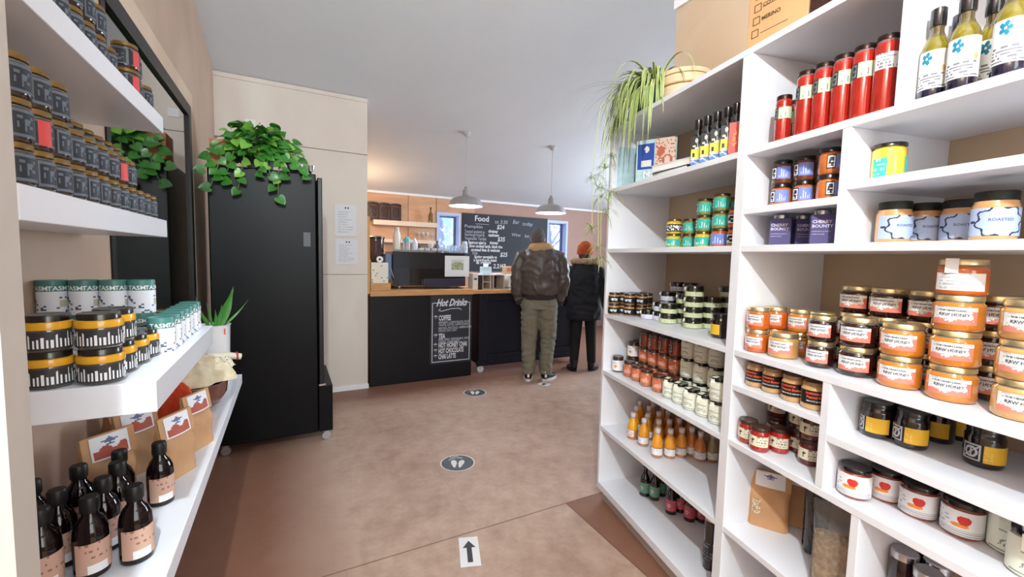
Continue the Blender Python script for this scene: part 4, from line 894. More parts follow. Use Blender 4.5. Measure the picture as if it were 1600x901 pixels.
# on the machine
TOP = 1.0303+.4205
def onmach(px, dy=0): p = onY(px, 385, 4.9+dy); return Vector((p.x, 4.9+dy, TOP+.0004))
CREAMP = mat('cream_plastic', (224, 218, 204), .35, coat=.3); CLP = mat('clear_plastic', (232, 242, 250), .1, trans=.75, ior=1.15, coat=.6)
t = thing('milk_bottle', 'tall cream bottle on the left of the espresso machine', 'bottle', onmach(620)); obj('bottle_body', MB().lathe([(.038, 0), (.043, .004), (.043, .17), (.036, .205), (.024, .235)], 24), CREAMP, t); obj('cap', MB().lathe([(.026, .233), (.026, .272), (.02, .275), (0, .275)], 20), mat('greige_cap', (206, 196, 188), .4), t)
t = thing('jug', 'clear jug with teal lid on the espresso machine', 'jug', onmach(635.5)); obj('jug_body', MB().lathe([(.04, 0), (.044, .004), (.043, .10), (.040, .118)], 24), CLP, t); obj('lid', MB().lathe([(.042, .116), (.042, .145), (.024, .152), (.022, .168), (0, .17)], 24), mat('teal_plastic', (92, 190, 200), .35, coat=.3), t)
t = thing('squeeze_bottle', 'white pointed squeeze bottle beside the teal-lidded jug', 'bottle', onmach(648)); obj('bottle_body', MB().lathe([(.03, 0), (.034, .004), (.034, .09), (.028, .11)], 20), mat('milky_plastic', (214, 218, 236), .3, coat=.4), t); obj('nozzle', MB().lathe([(.027, .108), (.018, .13), (.005, .16), (.002, .164)], 16), mat('milky_plastic', (214, 218, 236), .3, coat=.4), t)
t = thing('syrup_bottle', 'dark grey bottle near the window end of the machine top', 'bottle', onmach(683, .12)); obj('bottle_body', MB().lathe([(.03, 0), (.034, .004), (.034, .07), (.02, .10), (.013, .125)], 20), mat('slate_bottle', (92, 90, 100), .3, coat=.4), t); obj('cap', MB().lathe([(.014, .123), (.014, .14), (0, .141)], 14), BLACK, t)
def cup():
    t = thing('espresso_cup'); obj('cup_body', MB().lathe([(.018, 0), (.022, .004), (.031, .035), (.033, .048), (.030, .048), (.027, .034), (.0, .008)], 20, cap=False), mat('porcelain', (236, 236, 240), .2, coat=.6), t)
    h = [(.030+.0*i, 0, 0) for i in range(1)]; m = MB().limb([(.029, 0, .038), (.043, 0, .036), (.044, 0, .022), (.027, 0, .016)], .0035, 8); obj('handle', m, mat('porcelain', (236, 236, 240), .2, coat=.6), t); return t
K('cup', 'cup', cup)
for i, px in enumerate((658, 668, 678, 688, 697)): put('cup', onmach(px, -.02)+Vector((0, 0, 0)), R_.uniform(0, 6), 'white espresso cup, %s from left on the coffee machine' % ORD[i], 'espresso cups on the machine')
p = onmach(673, -.02); put('cup', Vector((p.x, p.y, TOP+.0492)), 1.2, 'white espresso cup stacked on top of the others', 'espresso cups on the machine')
def glass():
    t = thing('drinking_glass'); obj('glass_body', MB().lathe([(.022, 0), (.026, .003), (.032, .085), (.0305, .085), (.0245, .006), (0, .005)], 20, cap=False), CLP, t, smooth=50); return t
K('glass', 'glass', glass)
for i, (px, dy) in enumerate(((702, .03), (709, -.07), (716.5, .03))): put('glass', onmach(px, dy), 0, 'clear drinking glass, %s from left on the coffee machine' % ORD[i], 'glasses on the machine')
t = thing('cup_stack', 'domed stack of clear plastic cups at the right of the machine', 'plastic cups', onmach(726))
for k in range(3): obj('plastic_cup', MB().lathe([(.040, .002+.03*k), (.037, .05+.03*k), (.028, .085+.03*k), (0, .087+.03*k)], 20, cap=False), CLP, t)
# second counter: dark panelled cart on castors with oak top
ct2 = thing('panelled_counter', 'navy-black panelled counter on castors where the two customers stand', 'counter', (2.0, 4.66, 0))
NV = mat('navy_black_paint', (26, 26, 36), .40, var=.06, spec=.35)
def lb2(mb): return lb(mb, ct2)
for n_, bx in (('frame_post', (2.03, 2.13, 4.66, 4.70, .10, .97)), ('frame_post', (2.66, 2.75, 4.66, 4.70, .10, .97)), ('frame_post', (3.42, 3.50, 4.66, 4.70, .10, .97)), ('top_rail', (2.13, 3.42, 4.66, 4.70, .88, .97)), ('bottom_rail', (2.13, 3.42, 4.66, 4.70, .10, .22)), ('panel', (2.13, 3.42, 4.685, 4.71, .22, .88)), ('side_panel', (2.03, 2.06, 4.70, 5.2, .10, .97)), ('side_panel', (3.47, 3.50, 4.70, 5.2, .10, .97)), ('plinth_rail', (2.01, 3.52, 4.645, 4.70, .085, .14))):
    obj(n_, lb2(MB().box(*bx)), NV, ct2, smooth=0, bevel=.004)
obj('worktop', lb2(MB().box(1.93, 3.56, 4.62, 5.24, .972, 1.012)), OAK, ct2, smooth=0, bevel=.002)
for x, y in ((2.06, 4.68), (3.45, 4.68), (2.06, 5.15), (3.45, 5.15)):
    m = MB().lathe([(.008, -.012), (.042, -.012), (.044, -.008), (.044, .008), (.042, .012), (.008, .012)], 22); m.v = [(x+c-2.0, y+b_-4.66, a_+.0445) for a_, c, b_ in m.v]
    w_ = obj('castor', m, mat('pale_castor', (196, 196, 200), .35), ct2)
    obj('bracket', MB().box(x-2.0-.022, x-2.0+.022, y-4.66-.02, y-4.66+.02, .088, .099), STEEL, w_, smooth=0)
CT = 1.0125
def oncart(px, Yq, z=CT): p = onY(px, 440, Yq); return Vector((p.x, Yq, z+.0003))
t = thing('paper_tray', 'white box-shaped dispenser beside the espresso machine', 'dispenser', oncart(739, 4.80)); obj('case', MB().box(-.035, .035, -.08, .08, 0, .20), CREAMP, t, smooth=0, bevel=.006); obj('slot', MB().box(-.02, .02, -.082, -.0805, .12, .14), INK, t, smooth=0)
pg = thing('pigeonhole_organizer', 'dark pigeonhole organizer with pale dividers on the panelled counter', 'organizer', oncart(763.5, 4.82))
DKW = mat('dark_recess_wood', (46, 32, 32), .5); PLW = mat('pale_divider', (206, 184, 166), .5)
a0, a1 = -.178, .172
obj('back', MB().box(a0, a1, .12, .13, 0, .175), DKW, pg, smooth=0); obj('side', MB().box(a0, a0+.05, -.10, .12, 0, .175), DKW, pg, smooth=0); obj('base', MB().box(a0+.05, a1, -.10, .12, 0, .006), PLW, pg, smooth=0)
obj('lid', MB().box(a0-.01, a1+.01, -.105, .13, .175, .187), PAPER, pg, smooth=0)
for x in (a0+.052, -.022, .018, a1-.008): obj('divider', MB().box(x, x+.008, -.10, .12, .006, .175), PLW, pg, smooth=0)
obj('middle_shelf', MB().box(a0+.06, -.022, -.098, .12, .088, .095), PLW, pg, smooth=0)
t = thing('tissue_box', 'pale blue tissue box on the dark pigeonhole organizer', 'tissue box', oncart(758.5, 4.80, CT+.1875)); obj('box_body', MB().box(-.058, .058, -.05, .05, 0, .09), mat('pale_blue_card', (206, 226, 236), .5, var=.06), t, smooth=0, bevel=.003); obj('tissue', MB().add([(-.03, 0, .09), (.03, 0, .09), (.045, .01, .125), (-.04, -.01, .12), (0, .015, .13)], [(0, 1, 2, 4), (0, 4, 3)]), PAPER, t, smooth=0)
t = thing('paper_stack', 'loose white papers lying right of the tissue box', 'papers', oncart(779, 4.80, CT+.1875))
for k, a in enumerate((0, 6, -5)): obj('sheet', MB().box(-.06, .05, -.08, .08, .003*k, .003*k+.0025), PAPER, t, rz=radians(a), smooth=0)
t = thing('card_box', 'small kraft box with an orange round mark on the organizer end', 'box', oncart(797, 5.0, CT+.0)); obj('box_body', MB().box(-.10, .10, -.05, .05, 0, .28), mat('light_kraft', (206, 178, 150), .6, var=.05), t, smooth=0, bevel=.002)
m = MB().lathe([(.0, 0), (.03, 0), (.03, .0012)], 20); m.v = [(x-.05, -z-.0502, y+.238) for x, y, z in m.v]; obj('round_mark', m, mat('orange_mark', (210, 110, 70), .6), t)
t = thing('receipt_printer', 'white boxy printer on a pale tray beside the man', 'printer', oncart(799.5, 4.79)); obj('printer_body', MB().box(-.085, .085, -.07, .08, .02, .178), mat('off_white_plastic', (218, 218, 210), .45), t, smooth=0, bevel=.006); obj('tray', MB().box(-.10, .10, -.10, .08, 0, .012), PAPER, t, smooth=0); obj('base', MB().box(-.08, .08, -.065, .075, .012, .02), BLACK, t, smooth=0)
# ------------------------------------------------------------------ back wall: shelves, blackboard, plaque
CRSH = mat('cream_shelf', (226, 206, 188), .5)
x0, x1 = onY(583, 343, 6.85).x, onY(682, 348, 6.85).x
t = obj('wall_shelf', MB().box(x0, x1, 6.82, 6.998, 1.87, 1.945), CRSH, smooth=0, bevel=.002); tag(t, 'upper cream wall shelf behind the espresso machine', 'shelf', 'cream shelves behind the counter')
x2 = onY(598, 371, 6.85).x
t = obj('wall_shelf', MB().box(x2, x1, 6.82, 6.998, 1.60, 1.655), CRSH, smooth=0, bevel=.002); tag(t, 'lower cream wall shelf behind the milk bottles', 'shelf', 'cream shelves behind the counter')
t = thing('carved_panel', 'dark carved three-panel wooden plaque on the upper cream shelf', 'plaque', (0, 6.87, 1.9455))
xa, xb = onY(574, 330, 6.85).x, onY(628, 330, 6.85).x
for k in range(3):
    u0, u1 = xa+(xb-xa)*k/3, xa+(xb-xa)*(k+1)/3-.006
    obj('panel', MB().grid(lambda s, q: (u0+(u1-u0)*s, -.0-.004*sin(pi*s), (.26+.012*sin(pi*s))*q), 8, 6).box(u0, u1, .002, .02, 0, .255), mat('dark_carved_wood', (52, 26, 18), .35, var=.4, vscale=18, bump=.6, bscale=30), t, smooth=0)
    f_ = MB()
    for b_ in ((u0+.02, u1-.02, .035, .042), (u0+.02, u1-.02, .215, .222)): f_.box(b_[0], b_[1], -.010, -.005, b_[2], b_[3])
    f_.box(u0+.02, u0+.026, -.010, -.005, .042, .215); f_.box(u1-.026, u1-.02, -.010, -.005, .042, .215)
    obj('carved_frame', f_, mat('worn_wood_edge', (112, 78, 58), .5), t, smooth=0)
t = thing('wine_bottle', 'olive brown bottle at the right end of the upper cream shelf', 'bottle', (onY(673, 335, 6.88).x, 6.88, 1.9455)); obj('bottle_body', MB().lathe([(.034, 0), (.040, .004), (.040, .12), (.034, .145), (.014, .175), (.013, .23)], 20), mat('olive_glass', (120, 92, 30), .08, coat=1), t); obj('cap', MB().lathe([(.0145, .229), (.0145, .255), (0, .256)], 14), mat('bronze_lid', (52, 34, 26), .3, metal=.6), t)
K('stem_glass', 'wine glass', lambda: (lambda t: (obj('bowl', MB().lathe([(.004, .06), (.02, .07), (.03, .095), (.027, .13), (.026, .13), (.028, .095), (.018, .073), (0, .066)], 16, cap=False), CLP, t, smooth=50), obj('stem', MB().lathe([(.028, 0), (.028, .002), (.004, .006), (.0035, .06)], 16), CLP, t), t)[-1])(thing('wine_glass')))
for i, px in enumerate((654, 661, 668, 675)): p = onY(px, 370, 6.90); put('stem_glass', Vector((p.x, 6.90, 1.6555)), 0, 'clear stemmed glass, %s from left on the lower cream shelf' % ORD[i], 'stemmed glasses on the lower shelf')
# hanging glasses rack hooks
t = obj('dark_tray', MB().box(onY(657, 384, 6.85).x, onY(680, 384, 6.85).x, 6.84, 6.99, 1.50, 1.56), mat('grey_tray', (120, 112, 112), .5), smooth=0, bevel=.003); tag(t, 'grey shallow box fixed under the lower cream shelf', 'box')
bx0, bx1 = onY(722.5, 360, 6.97).x, onY(855, 360, 6.97).x
bb = thing('blackboard', 'big blackboard with chalk food menu between the two windows', 'blackboard', (0, 6.965, 0))
BZ1 = onY(722.5, 332, 6.965).z; BZ0 = 1.15
obj('board', MB().box(bx0, bx1, 0, .03, BZ0, BZ1), mat('chalk_board', (44, 46, 56), .6, var=.25, vscale=1.6), bb, smooth=0)
P3 = lambda X, Y: (X, -.0015, Y)
def bpt(px, py): p = onY(px, py, 6.965); return p.x, p.z
ch = MB(); du = MB()
x, z = bpt(753, 342); add_text(ch, 'Food', .135, P3, 0, x, z, .003, 0, 1.0); obj('heading', ch, CHALK, bb, smooth=0); ch = MB(); x, z = bpt(783, 347); add_text(du, 'to 3:30', .10, P3, 0, x, z, .001, .2, .9)
x, z = bpt(806, 347); add_text(du, 'Bar', .10, P3, 0, x, z, .001, .2); x, z = bpt(824, 350); add_text(du, 'today', .10, P3, 0, x, z, .001, .2)
x, z = bpt(806, 367); add_text(du, 'Wine', .085, P3, 0, x, z, .001, .2); x, z = bpt(823, 369); add_text(du, 'list', .085, P3, 0, x, z, .001, .2)
x0_, z0_ = bpt(743, 349.5); x1_, _ = bpt(764, 351); du.box(x0_, x1_, -.002, 0, z0_-.004, z0_+.004)
for s, px, py in (('$24', 782, 355), ('$35', 783, 374), ('$25', 787, 398), ('2.21', 777, 416), ('43', 786, 416)): x, z = bpt(px, py); pr = add_text(MB(), s, .11, P3, 0, x, z, .0022, .15, .9); obj('price_lettering', pr, CHALK, bb, smooth=0)
for s, pxa, pxb, py, br in (('Pumpkin', 726, 754, 353, 0), ('Toasted sandwich w.', 726, 758, 361, 0), ('chutney', 763, 778, 361, 1), ('Sourdough bread &', 726, 757, 366, 0), ('cashew', 763, 780, 367, 1), ('Vegetable Tartlet', 726, 760, 372, 0), ('Beetroot salad w.', 732, 760, 378.5, 1), ('chutneys', 765, 778, 379, 1), ('Slow cooked lamb, black rice', 733, 785, 384, 1), ('crusted feta & walnuts', 736, 781, 390, 1), ('Soup', 738, 746, 395, 0), ('Spring vegetable w.', 741, 777, 401, 1), ('a sourdough toast', 740, 776, 406, 1), ('& relish', 744, 767, 410, 1)):
    (xa_, za_), (xb_, zb_) = bpt(pxa, py), bpt(pxb, py); vs_, _f = text_pts(s, .074, .0026 if br else .0012); w_ = max(v[0] for v in vs_)-min(v[0] for v in vs_)
    ch2 = MB(); add_text(ch2, s, .074, P3, 0, xa_, za_, .0026 if br else .0012, 0, (xb_-xa_)/w_, 'L'); obj('chalk_line', ch2, CHALK if br else DULLCH, bb, smooth=0)
obj('faint_chalk_lettering', du, DULLCH, bb, smooth=0)
# ------------------------------------------------------------------ notices on the partition
NT = mat('notice_paper', (226, 226, 230), .6)
for (pa, pb, pc, pd, lab, rowsn) in ((523, 318, 557, 370, 'upper white notice sheet taped on the pale partition', 9), (524, 373, 559, 413, 'lower white notice sheet taped on the pale partition', 11)):
    A, B = onY(pa, pb, 4.588), onY(pc, pd, 4.588); cx, cz, w_, h_ = (A.x+B.x)/2, (A.z+B.z)/2, B.x-A.x, A.z-B.z
    t = thing('notice', lab, 'notice', (cx, 4.5845, cz), 0, 'notices on the partition'); obj('sheet', MB().box(-w_/2, w_/2, -.0015, 0, -h_/2, h_/2), NT, t, smooth=0)
    obj('printed_lines', MB().grid(lambda s, q: (w_*(-.36+.72*s), -.0021, h_*(-.42+.70*q)), 24, rowsn*2, lambda s, q: 1 if rows(rowsn, s, q, .85, 3, lo=0, hi=1) else 0), [NT, mat('notice_grey', (200, 200, 210), .6)], t, smooth=0)
    obj('heading', MB().grid(lambda s, q: (w_*(-.1+.3*s), -.0021, h_*(.36+.06*q)), 5, 1, lambda s, q: 1 if int(s*5) % 2 else 0), [NT, INK], t, smooth=0)
# ------------------------------------------------------------------ pendant lamps over the counter
def pendant(px, lab, Yq=4.9):
    x = onY(px, 300, Yq).x; zc_ = zc(Yq); zr = 2.02
    t = thing('pendant_lamp', lab, 'pendant lamp', (x, Yq, zr), 0, 'pendant lamps over the counter')
    r = .205
    sh = [(r, 0), (r*1.01, .004), (r*.985, .012), (r*.95, .05), (r*.80, .088), (r*.52, .112), (r*.26, .122), (.042, .135), (.038, .195), (.022, .205), (.020, .235)]
    obj('shade', MB().lathe(sh+[(0, .236)], 36, cap=False), mat('grey_enamel', (158, 154, 156), .35, coat=.4), t, smooth=30)
    obj('inner_reflector', MB().lathe([(r*.985, .002), (r*.94, .046), (r*.78, .084), (r*.5, .106), (0, .112)], 36, cap=False), mat('white_reflector', (240, 240, 244), .5), t, smooth=50)
    obj('bulb_diffuser', MB().lathe([(0, .004), (r*.9, .006), (r*.93, .014)], 32, cap=False), mat('lamp_glow', (246, 248, 255), .5, emit=4.5), t)
    obj('cord', MB().limb([(0, 0, .235), (0, 0, zc_-zr-.02)], .0035, 6), mat('pale_cord', (190, 188, 192), .5), t)
    obj('ceiling_rose', MB().lathe([(.02, zc_-zr-.04), (.045, zc_-zr-.015), (.045, zc_-zr+.01)], 20), mat('pale_cord', (190, 188, 192), .5), t)
    l = lamp('pendant_light', 'POINT', (0, 0, -.03), 14, (.93, .96, 1), .1); l.parent = t
pendant(728, 'grey enamel pendant lamp on the left, above the espresso machine')
pendant(861.5, 'grey enamel pendant lamp on the right, above the man')
# ------------------------------------------------------------------ floor stickers
STK = mat('sticker_grey', (84, 88, 92), .45); STW = mat('sticker_white', (226, 222, 220), .5)
def feet_sticker(px, py, rad, lab):
    p = onz(px, py, 0); t = thing('floor_sticker', lab, 'floor sticker', (p.x, p.y, .0006), radians(-24), 'round footprint stickers')
    obj('disc', MB().lathe([(rad, 0), (rad, .0012)], 48), STK, t, smooth=0)
    obj('rim', MB().lathe([(rad, .0014), (rad*.93, .0014)], 48, cap=False), STW, t, smooth=0)
    def foot(x, mir):
        n = 40; pts = []
        for i in range(n):
            a = 2*pi*i/n; y = cos(a); wd = .115+.045*y if y > -.3 else .085
            pts.append((x*rad+mir*(.16*rad*.35*y)+sin(a)*rad*wd*1.35, -.12*rad+y*rad*.44))
        return pts
    m = MB(); m.prism(foot(-.2, -1), .0012, .0018); m.prism(foot(.2, 1), .0012, .0018); obj('footprints', m, STW, t, smooth=0)
    m = MB()
    for s, rr_, sz in (('PLEASE', .80, .17), ('STAND HERE', .60, .15)):
        add_text(m, s, sz*rad, lambda X, Y: ((rr_*rad+Y)*sin(X/(rr_*rad)-.32), (rr_*rad+Y)*cos(X/(rr_*rad)-.32), .0018), 0, 0, 0, .0006*rad/.15)
    obj('lettering', m, STW, t, smooth=0)
feet_sticker(715, 723, .118, 'round grey footprint sticker in the middle of the floor')
feet_sticker(742, 613, .118, 'round grey footprint sticker close to the counter')
def arrow(px, py, w, h, rz, lab):
    p = onz(px, py, 0); t = thing('floor_sticker', lab, 'floor sticker', (p.x, p.y, .0006), rz)
    obj('sheet', MB().box(-w/2, w/2, -h/2, h/2, 0, .0012), STW, t, smooth=0)
    obj('arrow', MB().prism([(-w*.13, -h*.37), (w*.13, -h*.37), (w*.13, h*.12), (w*.33, h*.12), (0, h*.36), (-w*.33, h*.12), (-w*.13, h*.12)], .0012, .0018), mat('arrow_charcoal', (58, 58, 62), .5), t, smooth=0)
arrow(733.5, 861, .095, .205, radians(-18), 'white floor sticker with a dark arrow pointing to the counter')
arrow(850, 600, .13, .09, radians(-60), 'white floor sticker partly under the right shoe of the man')
# ------------------------------------------------------------------ stock on the left wall shelves
LB = (.90, 1.765, .365, .545)
SD, RS = 'small_dark_jar', 'red_seal_jar'
its = []
for k in range(12):
    y = .972+.0655*k
    its.append((y, -.388, [(RS if (k in (1, 7) and l == 1) else SD) for l in range(3 if k < 3 else 2 if k < 9 else 1)]))
row('in front dark row', LZ['second'], its, {SD: 'small dark jar', RS: 'red-sealed jar'}, 'small dark jars on the second shelf', 0, 10, face=66, left=(.90, 1.765, .352, .42))
row('in rear dark row', LZ['second'], [(1.36+.065*k, -.466, [SD, SD, SD]) for k in range(6)], 'small dark jar', 'small dark jars on the second shelf', 0, 10, face=66, left=(1.30, 1.765, .43, .55))
row('on topmost shelf', LZ['top'], [(1.17, -.40, [SD, SD]), (1.235, -.40, [SD, SD]), (1.30, -.40, [SD, SD]), (1.365, -.40, [SD, SD]), (1.43, -.40, [SD]), (1.575, -.39, [RS, RS]), (1.64, -.40, [SD, SD]), (1.705, -.39, [SD])], {SD: 'small dark jar', RS: 'red-sealed jar'}, 'jars on the topmost shelf', 0, 10, face=66, left=(1.1, 1.765, .355, .545))
YR = 'yellow_rim_jar'
row('on third shelf', LZ['third'], [(1.093, -.398, [YR, YR]), (1.094, -.327, [YR, YR]), (1.165, -.325, [YR, YR]), (1.236, -.322, [YR]), (1.306, -.320, [YR]), (1.376, -.352, [YR])], 'yellow-rimmed jar', 'yellow-rimmed jars', 0, 6, face=42, left=(1.056, 1.42, .24, .55))
for k, x in enumerate((-.525, -.466, -.408, -.351)):
    for l in range(2):
        put('tin', Vector((x, 1.475, LZ['third']+.0003+l*.0886)), radians(20+8*k), 'green-lidded white tin, %s of the %s double stack from left' % (('bottom', 'top')[l], ORD[k]), 'green-lidded tins')
for k in range(7): put('tin', Vector((-.290+.002*(k % 2), 1.368+.0600*k, LZ['third']+.0003)), radians(52+R_.uniform(-8, 8)), 'green-lidded white tin in the front file, %s from left' % ORD[k], 'green-lidded tins')
row('behind the front tins', LZ['third'], [(1.56, -.37, [SD]), (1.63, -.37, [SD]), (1.70, -.37, [SD])], 'small dark jar', 'dark jars behind the tins', 0, 10, face=60, left=(1.52, 1.77, .335, .42))
flush()
BP = [(-.304, 1.165), (-.312, 1.405), (-.372, 1.150), (-.376, 1.235), (-.372, 1.312), (-.388, 1.388), (-.440, 1.135), (-.442, 1.212), (-.446, 1.33), (-.503, 1.18), (-.506, 1.28)]
def pxof(x, y, z): d_ = Vector((x, y, z))-CAM; return d_.dot(cr)/d_.dot(cf)
BP.sort(key=lambda q: pxof(q[0], q[1], .9))
for k, (x, y) in enumerate(BP): put('brown_bottle', Vector((x, y, LZ['low']+.0003)), radians(38+R_.uniform(-10, 10)), 'brown bottle with salmon label, %s from left in the bottle cluster' % ORD[k], 'brown bottles on the low shelf')
for k, (x, y, a, l) in enumerate(((-.292, 1.765, 62, 'nearest the cloth-filled bowl'), (-.312, 1.565, 60, 'in front of the other bags'), (-.42, 1.64, 50, 'behind the front bag'), (-.435, 1.47, 46, 'behind the brown bottles'), (-.49, 1.80, 60, 'at the wall nearest the bowl'), (-.50, 1.36-.0, 40, 'leaning at the wall, nearest the near end'))):
    if k == 5: continue
    put('coffee_bag', Vector((x, y, LZ['low']+.0003)), radians(a), 'kraft coffee bag with red and blue label, '+l, 'kraft coffee bags on the low shelf')
# bowl with cloths
t = thing('bowl', 'large brown bowl near the far end of the low shelf', 'bowl', (-.368, 2.17, LZ['low']+.0003))
obj('bowl_body', MB().lathe([(.06, 0), (.065, .004), (.10, .03), (.125, .075), (.13, .12), (.126, .12), (.12, .078), (.095, .036), (0, .014)], 40, cap=False), mat('brown_glaze', (104, 62, 52), .25, coat=.5, var=.15), t, smooth=60)
obj('rim', MB().lathe([(.124, .1215), (.128, .1255), (.132, .1215), (.128, .1175), (.124, .1215)], 40, cap=False), mat('brown_glaze', (104, 62, 52), .25, coat=.5, var=.15), t)
CL = mat('linen_cloth', (206, 192, 164), .9, var=.18, vscale=24, bump=.35, bscale=60); CL2 = mat('striped_linen', (214, 204, 186), .9, var=.1, bump=.3, bscale=60)
t = thing('linen_cloth', 'crumpled cream linen cloths heaped in the brown bowl', 'cloth', (-.368, 2.17, LZ['low']+.1275))
def heap(R, h, k1, sq=1, oz=0, ox=0, oy=0, sd=1):
    def f(s, q):
        a = 2*pi*s; rr_ = R*(1-q)**.55*(1+.16*sin(3*a+sd)+.10*sin(7*a+2*sd)*(1-q)); z = h*q**.6+.014*sin(5*a+sd)*(1-q)+.012*sin(11*a+4*q*6)*(1-q)*q*3-.02*(1-q)**6
        return (ox+rr_*cos(a), oy+rr_*sin(a)*sq, oz+max(z, 0))
    return MB().grid(f, 64, 14)
obj('cloth_heap', heap(.135, .115, 1), CL, t, smooth=60)
t2 = obj('folded_corner', heap(.07, .04, 1, .7, .045, .085, .06, 4), CL2, t, smooth=60)
m = MB(); m.limb([(.05, .06, .09), (.11, .08, .085), (.17, .10, .07)], [(.02, .012), (.022, .016), (.014, .014)], 12); obj('rolled_corner', m, CL2, t)
obj('red_stripe', MB().lathe([(.0185, 0), (.0192, .004), (.0185, .008)], 16, cap=False).xf(Matrix.Translation((.15, .094, .0755)) @ Matrix.Rotation(radians(90), 4, 'Y') @ Matrix.Rotation(radians(-18), 4, 'X')), mat('crimson_stripe', (170, 44, 52), .7), t)
t = thing('folded_cloth', 'red-orange folded cloth beside the brown bowl', 'cloth', (-.37, 1.945, LZ['low']+.0003)); obj('cloth_body', heap(.065, .19, 1, .7, 0, 0, 0, 3), mat('red_orange_cloth', (214, 72, 36), .8, var=.1, bump=.2), t, smooth=60)
# tall white planter with young sword plant
t = thing('potted_plant', 'white planter with a few green sword leaves at the far end of the low shelf', 'plant', (-.335, 2.56, LZ['low']+.0003))
obj('pot', MB().lathe([(.058, 0), (.062, .004), (.070, .302), (.074, .308), (.067, .309), (.062, .29), (0, .288)], 32), mat('white_ceramic', (222, 220, 222), .35, coat=.4), t)
obj('red_mark', MB().grid(lambda s, q: (.0705*sin(.75+.12*s), -.0705*cos(.75+.12*s), .262+.03*q), 3, 2), mat('red_orange_mark', (226, 84, 62), .6), t)
obj('soil', MB().lathe([(.064, .289), (.064, .294)], 24), mat('dark_soil', (34, 26, 20), .9, bump=.5), t)
LEAFG = mat('sword_leaf_green', (74, 134, 58), .4, coat=.2, var=.25, vscale=14)
def sword(mb, base, tip, w, n=10, bow=.0, twist=0.0, mi=0):
    b_, e_ = Vector(base), Vector(tip); ax = (e_-b_); side = ax.cross(Vector((sin(twist), cos(twist), .2))).normalized(); nrm = side.cross(ax).normalized()
    def f(s, q):
        c_ = b_+ax*q+nrm*(bow*4*q*(1-q)); ww = w*(.42+.58*sin(pi*min(1, q*1.15+.12)))*(1-q**5)
        return c_+side*((s-.5)*ww)+nrm*(-.12*ww*(1-(2*s-1)**2))
    return mb.grid(f, 4, n)
m = MB()
for tip, w_, bw in (((.085, .03, .50), .050, .015), ((.15, .06, .43), .012, .03), ((-.07, -.01, .46), .018, -.015), ((-.10, .05, .40), .012, .02), ((.01, -.03, .39), .018, .01), ((-.03, .02, .42), .016, .0), ((.035, .01, .41), .022, .01)):
    sword(m, (tip[0]*.15, tip[1]*.15, .285), tip, w_, bow=bw, twist=.5)
obj('leaves', m, LEAFG, t, smooth=60)
# ------------------------------------------------------------------ black display fridge
FB = mat('fridge_black', (8, 8, 11), .38, spec=.22, var=.1, vscale=3); FB2 = mat('fridge_dark_trim', (12, 12, 14), .4)
fg = thing('display_fridge', 'tall black display fridge with a trailing plant on top', 'fridge', (-.12, 3.40, 0))
def fb(*b_): m = MB().box(*b_); m.v = [(x+.12, y-3.40, z) for x, y, z in m.v]; return m
obj('cabinet', fb(-.458, .185, 3.40, 4.02, .075, 1.978), FB, fg, smooth=0, bevel=.008)
obj('door', fb(.193, .226, 3.40, 4.02, .44, 1.955), FB2, fg, smooth=0, bevel=.006)
obj('base_housing', fb(.187, .284, 3.395, 4.02, .075, .43), FB, fg, smooth=0, bevel=.006)
obj('hinge', fb(.19, .235, 3.385, 3.41, .432, .442), STEEL, fg, smooth=0)
obj('rating_plate', fb(.10, .145, 3.3975, 3.3998, 1.46, 1.56), mat('plate_grey', (74, 76, 82), .4), fg, smooth=0)
for x, y in ((.24, 3.43), (-.40, 3.43), (.24, 3.98), (-.40, 3.98)):
    m = MB().lathe([(.006, -.012), (.030, -.012), (.032, -.008), (.032, .008), (.030, .012), (.006, .012)], 20); m.v = [(c_+.12+x, b2-3.40+y, a_+.0325) for b2, c_, a_ in [(v[2], v[0], v[1]) for v in m.v]]
    w_ = obj('castor', m, STEEL, fg); obj('bracket', fb(x-.02, x+.02, y-.015, y+.02, .064, .0748), STEEL, w_, smooth=0)
t = thing('wooden_crate', 'small orange wooden crate at the back left on top of the fridge', 'crate', (-.385, 3.54, 1.9783))
CRT = mat('crate_wood', (186, 122, 74), .6, var=.15)
for n_, bx in (('side', (-.062, -.054, -.09, .09, 0, .17)), ('side', (.054, .062, -.09, .09, 0, .17)), ('slat', (-.062, .062, -.098, -.09, 0, .075)), ('slat', (-.062, .062, -.098, -.09, .087, .17)), ('slat', (-.062, .062, .09, .098, 0, .17)), ('base', (-.054, .054, -.09, .09, 0, .01))): obj(n_, MB().box(*bx), CRT, t, smooth=0)
t = thing('foil_tray', 'crumpled silver foil tray at the right edge on top of the fridge', 'tray', (.09, 3.50, 1.9783))
obj('tray_body', MB().grid(lambda s, q: (-.09+.18*s, -.06+.12*q, .002+.055*max(0, 1-8*min(s, 1-s, q, 1-q))+.012*rnd(int(s*18), int(q*12))), 18, 12), mat('crumpled_foil', (200, 200, 205), .2, metal=1), t, smooth=0)
t = thing('switch_plate', 'small white plate high on the partition above the trailing plant', 'switch', (onY(391, 193, 4.585).x, 4.5845, onY(391, 193, 4.585).z)); obj('plate', MB().box(-.04, .04, -.006, 0, -.035, .035), EDGE, t, smooth=0, bevel=.002); obj('rocker', MB().box(-.008, .008, -.010, -.006, -.012, .012), EDGE, t, smooth=0)
